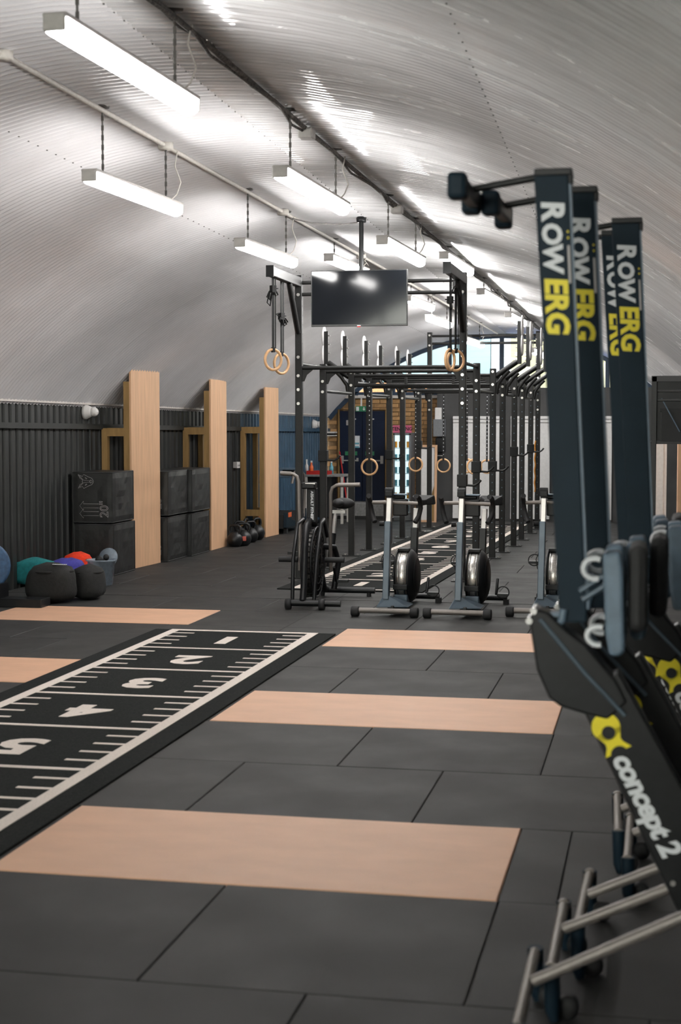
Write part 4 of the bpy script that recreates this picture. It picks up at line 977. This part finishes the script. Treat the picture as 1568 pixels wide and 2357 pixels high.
    for s in (-1, 1):
        m = MB(); m.tube([(cb[0], s*.30, zc+.012), (cb[0]+.004, s*.305, .035), (cb[0]+.01, s*.305, 0.003)], [.024, .022, .014], 10); m.build('foot_block', 'rail_navy', t)
        m = MB(); m.lathe([(.008, -.018), (.032, -.018), (.032, .018), (.008, .018)], 16, M=T(cb[0]+.045, s*.27, .034) @ RX(PI/2)); m.build('caster_wheel', 'black_rubber', t)
        m = MB(); m.cyl((cb[0], s*.285, zc), (cb[0], s*.305, zc), .021, 12); m.build('bar_end', 'tube_grey', t)
    return t
rower_labs = ['upright rowing machine with full lettering, first of the pair nearest the street end', 'upright rowing machine tucked behind the first, its lettering partly covered',
              'upright rowing machine in front of the rearmost one, farther pair', 'rearmost upright rowing machine, almost hidden by its neighbour']
r1 = rower(rower_labs[0])
def shift(px, py, Yn):
    """world x offset that puts the rail's steel strip (photo pixel 1309,425 on the first machine) at this pixel"""
    return on(px, py, 1, Yn).x-on(1309, 425, 1, RY1).x
dup(r1, (R0.x+shift(1368, 481, 4.99), 4.99, 0), -.02, rower_labs[1])
dup(r1, (R0.x+shift(1471, 597, 5.78), 5.78, 0), .0, rower_labs[2])
dup(r1, (R0.x+shift(1443, 622, 6.14), 6.14, 0), .03, rower_labs[3])

# front section of a further machine (rail taken off) with its silver T-foot in the lower corner
Y5 = 4.17; c5 = on(1213, 2270, 1, Y5); t = empty('rower_flywheel_unit', (c5.x, Y5, 0), 'separated rowing machine flywheel unit standing before the upright rowing machines', 'rowing machine')
m = MB(); m.cyl((0, -.29, .15), (0, .29, .15), .0165, 12); m.build('front_crossbar', 'tube_grey', t)
e5 = on(1568, 2110, 1, Y5); ex, ez = e5.x-c5.x, e5.z
m = MB(); m.tube([(.016, 0, .17), (ex*1.25, 0, ez+(ez-.17)*.25)], .0165, 12); m.build('front_leg', 'tube_grey', t)
for s in (-1, 1):
    m = MB(); m.tube([(0, s*.30, .162), (.004, s*.305, .035), (.01, s*.305, .003)], [.024, .022, .014], 10); m.build('foot_block', 'rail_navy', t)
    m = MB(); m.lathe([(.008, -.018), (.032, -.018), (.032, .018), (.008, .018)], 16, M=T(.045, s*.27, .034) @ RX(PI/2)); m.build('caster_wheel', 'black_rubber', t)
fx = ex*1.25+.165
M = T(fx, 0, .275) @ RX(PI/2); m = MB(); m.lathe([(.03, -.075), (.232, -.075), (.262, -.05), (.262, .05), (.232, .075), (.03, .075)], 44, M=M); m.build('flywheel_housing', 'black_plastic', t)
m = MB(); m.torus(.25, .007, 44, 6, M=T(fx, -.07, .275) @ RX(PI/2)); m.build('housing_ring', 'erg_grey', t)
m = MB(); m.prism([(fx-.05, .30), (fx+.05, .25), (fx+.10, .80), (fx+.0, .82)], -.04, .04); m.build('front_beam', 'black_paint', t, bevel=.006)


# ================================================================ BACK OF THE ROOM
# double doors on a step
DW = DX1-DX0; DHh = DZ1-DZ0
st = empty('concrete_step', ((DX0+DX1)/2+.03, YB-.32, 0), 'grey concrete step in front of the blue double doors', 'step')
m = MB(); m.box((0, 0, DZ0/2), (DW+.10, .58, DZ0-.002)); m.build('step_block', 'concrete', st, bevel=.01)
m = MB(); m.box((0, -.29, .03), (DW+.10, .02, .06)); m.build('kick_strip', 'rig_black', st)
dr = bpy.data.objects.new('door_1', None); COL.objects.link(dr); dr.location = ((DX0+DX1)/2, YB, DZ0); tag(dr, 'dark blue double fire door with push bar', kind='structure')
for s in (-1, 1):
    m = MB(); m.box((s*DW/4, -.01, DHh/2), (DW/2-.008, .045, DHh)); lf = m.build('door_leaf', 'navy_door', dr, bevel=.003)
    m = MB(); m.box((s*DW*.44, -.055, DHh*.46), (.05, .05, .14)); m.box((s*DW*.10, -.055, DHh*.46), (.03, .05, .06)); m.build('bar_bracket', 'lamp_housing', lf)
    m = MB(); m.cyl((s*DW*.44, -.07, DHh*.45), (s*DW*.08, -.07, DHh*.45), .012, 8); m.build('push_bar', 'lamp_housing', lf)
    m = MB(); m.box((s*DW*.20, -.04, DHh*.91), (.10, .02, .02)); m.build('closer_label', 'print_white', lf)
m = MB(); m.box((-DW*.30, -.036, DHh*.87), (.09, .008, .09)); m.build('small_plate', 'print_grey', dr)
m = MB(); m.box((-.10, -.036, DHh*.66), (.11, .004, .21)); ns = m.build('door_notice', 'print_white', dr)
m = MB(); m.box((-.10, -.040, DHh*.64), (.09, .004, .03)); m.box((-.10, -.040, DHh*.60), (.09, .004, .03)); m.build('notice_bands', 'drink_blue', ns)
m = MB(); m.box((-.20, -.045, DHh*.53), (.22, .01, .07)); m.box((.14, -.045, DHh*.53), (.16, .01, .07)); m.build('green_door_sign', 'exit_green', dr)
m = MB(); m.tube([(-DW/2-.02, -.02, 0), (-DW/2-.02, -.02, DHh+.02), (DW/2+.02, -.02, DHh+.02), (DW/2+.02, -.02, 0)], .025, 4); m.build('door_frame', 'timber', dr)
# hanging exit sign
p = on(832, 941, 1, YB-.25); t = empty('exit_sign', (p.x, YB-.25, p.z), 'green running man exit sign hung above the blue doors', 'sign')
m = MB(); m.box((0, 0, 0), (.20, .03, .095)); m.build('sign_body', 'exit_green', t)
m = MB(); m.box((-.065, -.017, 0), (.05, .004, .07)); m.build('door_symbol', 'print_white', t)
m = MB(); m.prism([(.05-.008, .03), (.05+.008, .03), (.05+.008, 0), (.05+.025, 0), (.05, -.035), (.05-.025, 0), (.05-.008, 0)], -.019, -.016); m.build('arrow_symbol', 'print_white', t)
m = MB(); m.box((0, 0, .13), (.025, .02, .17)); m.box((0, 0, .225), (.11, .04, .04)); m.build('hanger', 'white_plastic', t)
# security camera on the bricks
p = on(765, 998, 1, YB-.12); t = empty('security_camera', (p.x, YB, p.z), 'white wall camera on the bricks left of the blue doors', 'camera')
m = MB(); m.box((0, -.16, .02), (.15, .24, .03)); m.box((0, -.16, -.035), (.15, .22, .02)); m.build('shell', 'white_plastic', t, bevel=.006)
m = MB(); m.box((-.01, -.15, -.008), (.12, .2, .03)); m.build('lens_block', 'black_plastic', t); m = MB(); m.cyl((0, -.04, 0), (0, -.002, 0), .03, 12); m.build('wall_mount', 'white_plastic', t)
# drinks fridge
FY = 26.45; a, b = on(905, 1190, 1, FY), on(946, 980, 1, FY); fw = b.x-a.x; fz = on(925, 996, 1, FY).z; fzt = on(925, 979, 1, FY).z; fd = .45
t = empty('drinks_fridge', ((a.x+b.x)/2, FY, 0), 'tall glass-fronted drinks fridge with a pink sign on top', 'fridge')
m = MB(); m.box((0, fd/2+.03, fz/2), (fw, fd, fz)); m.build('cabinet', 'fridge_grey', t, bevel=.008)
m = MB(); m.box((0, .02, fz*.53), (fw-.06, .015, fz*.88)); m.build('lit_interior', 'fridge_light', t)
m = MB()
for x in (-fw/2+.015, fw/2-.015): m.box((x, .0, fz*.53), (.03, .03, fz*.92))
m.box((0, 0, fz*.985), (fw, .03, .03)); m.box((0, 0, fz*.06), (fw, .03, .07)); m.build('door_frame', 'fridge_grey', t)
rows = 6
for r in range(rows):
    z = fz*.10+r*fz*.145
    m = MB(); m.box((0, -.002, z), (fw-.06, .02, .012)); m.build('shelf', 'print_white', t)
    for k in range(4):
        m = MB(); x = -fw*.33+k*fw*.22; m.cyl((x, .0, z+.01), (x, .0, z+.115), .022, 10); m.build('drink_can', 'drink_orange' if r in (1, 5) else 'drink_blue', t)
m = MB(); m.box((0, .03, (fz+fzt)/2), (fw+.015, .06, fzt-fz)); sg = m.build('top_sign', 'sign_pink', t)
vv, ff = text('TENZING', .085, offset=.0015); m = MB(); m.add(vv, ff, 0, False, frame((0, -.002, (fz+fzt)/2), (1, 0, 0), (0, 0, 1))); m.build('sign_lettering', 'black_paint', sg)
m = MB(); m.box((0, -.012, fz*.53), (fw-.05, .004, fz*.9)); m.build('glass_door', 'glass', t)
# leaning white panel in a wooden frame
FY = 26.1; a, b = on(957, 1198, 1, FY), on(1005, 1024, 1, FY); w_ = b.x-a.x; h = on(985, 1024, 1, FY).z
t = empty('framed_panel', ((a.x+b.x)/2, FY, 0), 'white panel in a pale wooden frame leaning beside the fridge', 'panel')
M = RX(-.06)
m = MB(); m.box((0, .02, h/2), (w_-.03, .02, h-.04), M=M); m.build('white_sheet', 'panel_white', t)
for x in (-w_/2+.018, w_/2-.018): m = MB(); m.box((x, .01, h/2), (.036, .05, h), M=M); m.build('frame_side', 'board_ply', t)
for z in (.02, h-.018): m = MB(); m.box((0, .012, z), (w_-.075, .045, .036), M=M); m.build('frame_rail', 'board_ply', t)
m = MB(); m.prism([(0.02, .02), (.14, .02), (.14, .62), (.11, .52)], -.012, .006); m.build('yellow_offcut', 'timber', t)
# wall unit above the panel
p = on(1012, 985, 1, YP-.12); t = empty('wall_heater', (p.x, YP-.12, p.z), 'grey boxy heater unit with pipes fixed near the partition corner', 'heater')
m = MB(); m.box((0, 0, 0), (.20, .2, .30)); m.build('casing', 'fridge_grey', t, bevel=.01); m = MB(); m.box((-.02, 0, .24), (.11, .12, .22)); m.build('flue', 'white_plastic', t, bevel=.01)
m = MB(); m.box((.02, -.02, -.30), (.16, .16, .26)); m.build('pump', 'black_plastic', t, bevel=.02); m = MB(); m.cyl((-.08, -.05, -.48), (.08, -.05, -.48), .022, 10); m.build('pipe', 'steel', t)
# desk with bits on it
DYy = 25.4; a, b = on(702, 1190, 1, DYy), on(792, 1090, 1, DYy); w_ = b.x-a.x; h = on(740, 1092, 1, DYy).z
t = empty('black_desk', ((a.x+b.x)/2, DYy, 0), 'black desk with a pale leg frame below the brick wall', 'desk')
m = MB(); m.box((0, .25, h-.02), (w_, .6, .035)); m.build('top', 'concrete', t, bevel=.003)
m = MB(); m.box((-.10, .3, (h-.04)/2+.05), (w_*.62, .45, h-.14)); m.build('cabinet', 'black_paint', t, bevel=.006)
for s in (-1, 1):
    for yy in (-.02, .5): m = MB(); m.box((s*(w_/2-.03), yy, (h-.04)/2), (.04, .04, h-.04)); m.build('leg', 'cable_white', t)
def small(nm, px, py, m_, dims, lab, cat, kind='cyl', yy=.1):
    p = on(px, py, 1, DYy+yy); o = empty(nm, (p.x, DYy+yy, h-.0022), lab, cat)
    if kind == 'cyl':
        m = MB(); m.lathe([(.001, 0), (dims[0], 0), (dims[0], dims[1]*.65), (dims[0]*.45, dims[1]*.8), (dims[0]*.45, dims[1]), (.001, dims[1])], 14); m.build('bottle_body', m_, o)
        m = MB(); m.cyl((0, 0, dims[1]), (0, 0, dims[1]+.03), dims[0]*.5, 10); m.build('cap', 'white_plastic', o)
    else:
        m = MB(); q = .008; x, y_, z = dims; m.box((0, 0, q/2), (x, y_, q)); m.box((-x/2, 0, z/2), (q, y_, z)); m.box((x/2, 0, z/2), (q, y_, z)); m.box((0, -y_/2, z/2), (x, q, z)); m.box((0, y_/2, z/2), (x, q, z)); m.build('tray', m_, o)
    return o
small('plastic_tray', 735, 1088, 'red_plastic', (.38, .25, .06), 'red plastic tray on the black desk', 'tray', 'box', .12)
small('spray_bottle', 717, 1080, 'orange_print', (.035, .20), 'orange spray bottle on the black desk', 'bottle', 'cyl', .05)
small('spray_bottle', 763, 1080, 'drink_blue', (.035, .19), 'teal spray bottle at the end of the black desk', 'bottle', 'cyl', .30)
small('spray_bottle', 706, 1080, 'white_plastic', (.03, .22), 'white spray bottle on the black desk beside the orange one', 'bottle', 'cyl', .2)
# red broom handle leaning on the door frame
a = on(782, 1040, 1, YB-.2); b = on(790, 1095, 1, YB-.45); m = MB(); d = (b-a); base = a+d*((DZ0-a.z)/d.z)
m.cyl((0, 0, 0.0), tuple(a-base), .014, 8); tag(m.build('broom_handle', 'red_plastic', loc=base), 'red broom handle leaning by the blue doors', 'broom')
# small screen and coiled cable at the end of the navy wall
p = on(728, 985, 1, 26.9); t = empty('coiled_cable', (XL(26.9)+.08, 26.9, p.z), 'white cable coiled on the navy wall above the desk', 'cable')
m = MB(); m.torus(.09, .012, 24, 6, M=RY(PI/2) @ RZ(.3)); m.tube([(0, -.3, .18), (0, -.15, .02), (0, -.05, -.08)], .012, 6); m.build('coil', 'cable_white', t)
m = MB(); m.box((-.04, 0, 0), (.08, .03, .03)); m.build('hook', 'black_plastic', t)

# curved treadmills behind the last handstand board
def treadmill(px, py, lab):
    p = fl(px, py); t = empty('curved_treadmill', (p.x, p.y, 0), lab, 'treadmill', 'curved treadmills behind the handstand boards', rz=.0)
    n = 12; top = [(-.75+1.5*i/n, .16+.20*(2*i/n-1)**2) for i in range(n+1)]
    m = MB(); m.prism([(y, z) for y, z in top]+[(.75, .10), (-.75, .10)], -.22, .22, axis='x'); m.build('belt_deck', 'black_rubber', t)
    for s in (-1, 1):
        m = MB(); m.prism([(y, z+.05) for y, z in top]+[(.78, .12), (-.78, .12)], s*.25-.03, s*.25+.03, axis='x'); m.build('side_panel', 'rail_navy', t, bevel=.008)
        m = MB(); m.tube([(s*.27, .55, .25), (s*.28, .60, .75), (s*.30, .42, 1.10), (s*.30, .20, 1.18), (s*.30, -.25, 1.16), (s*.30, -.36, 1.08), (s*.28, -.38, .95)], .026, 10); m.build('handrail', 'tube_grey', t)
        for y in (-.6, .6): m = MB(); m.box((s*.22, y, .05), (.06, .10, .10)); m.build('foot', 'black_rubber', t)
        m = MB(); m.box((s*.284, -.55, .36), (.006, .22, .09)); m.build('side_label', 'orange_print', t)
    m = MB(); m.box((0, .58, 1.12), (.46, .06, .20)); m.build('console', 'plate_grey', t, bevel=.015)
    m = MB(); m.box((0, .545, 1.12), (.22, .008, .12)); m.build('console_screen', 'tv_screen', t)
    m = MB(); m.box((-.12, -.79, .30), (.18, .01, .08)); m.build('end_label', 'orange_print', t)
    return t
t1 = treadmill(648, 1222, 'dark curved treadmill with orange labels right behind the last handstand board'); t1.scale = (.9, .9, .80)

# dark storage gantry on the right with boxes, and clutter beneath it
GY = 15.6; a, b = on(1500, 865, 1, GY), on(1500, 1022, 1, GY); gx1 = XR(GY)-.06; gw = gx1-a.x; gh = a.z-b.z
t = empty('storage_gantry', ((a.x+gx1)/2, GY+.4, 0), 'dark steel storage gantry against the right wall', 'gantry')
m = MB(); m.box((0, -.38, a.z-.03), (gw, .05, .06)); m.build('front_beam', 'wall_paint', t, bevel=.004)
m = MB(); m.box((0, .02, b.z+.012), (gw, .82, .025)); m.build('deck', 'black_paint', t)
m = MB(); m.box((0, .40, (a.z+b.z)/2), (gw, .02, gh)); m.build('back_sheet', 'black_cladding', t)
for x in (-gw/2+.03, gw/2-.03):
    for y in (-.38, .38): m = MB(); m.box((x, y, a.z/2), (.05, .05, a.z-.01)); m.build('post', 'black_paint', t, bevel=.004)
for k, z in enumerate((a.z-.15, a.z-.24)): m = MB(); m.cyl((-gw/2+.06, -.38, z), (gw/2-.05, -.38, z), .012, 8); m.build('guard_rail', 'wall_paint', t)
m = MB(); m.tube([(-gw/2+.10, -.36, a.z-.22), (-gw/2+.28, -.36, b.z+.12)], .006, 6); m.build('brace_wire', 'plate_grey', t)
for k in range(2):
    m = MB(); ww = gw/2-.10; m.box((0, 0, .15), (ww, .5, .30)); m.box((0, 0, .31), (ww+.03, .53, .03)); o = m.build('storage_crate', 'black_plastic', loc=(a.x+.10+ww/2+k*(ww+.06), GY+.40, b.z+.026)); tag(o, 'black lidded crate on the storage gantry, %s' % ('open-room end' if k == 0 else 'wall end'), 'crate')
p = on(1523, 1040, 1, 19.5); m = MB(); zt = on(1523, 1015, 1, 19.5).z
m.box((0, 0, zt/2), (.13, .14, zt)); m.box((.02, -.075, zt/2), (.015, .012, zt)); tag(m.build('white_pillar', 'panel_white', loc=(p.x, 19.5, 0)), 'narrow white post standing beyond the storage gantry', 'post')
p = on(1566, 1060, 1, 19.0); m = MB(); m.box((0, 0, .95), (.10, .9, 1.9)); tag(m.build('plywood_sheet', 'board_ply', loc=(p.x+.02, 19.0, 0)), 'plywood sheet standing on edge beyond the storage gantry', 'board')
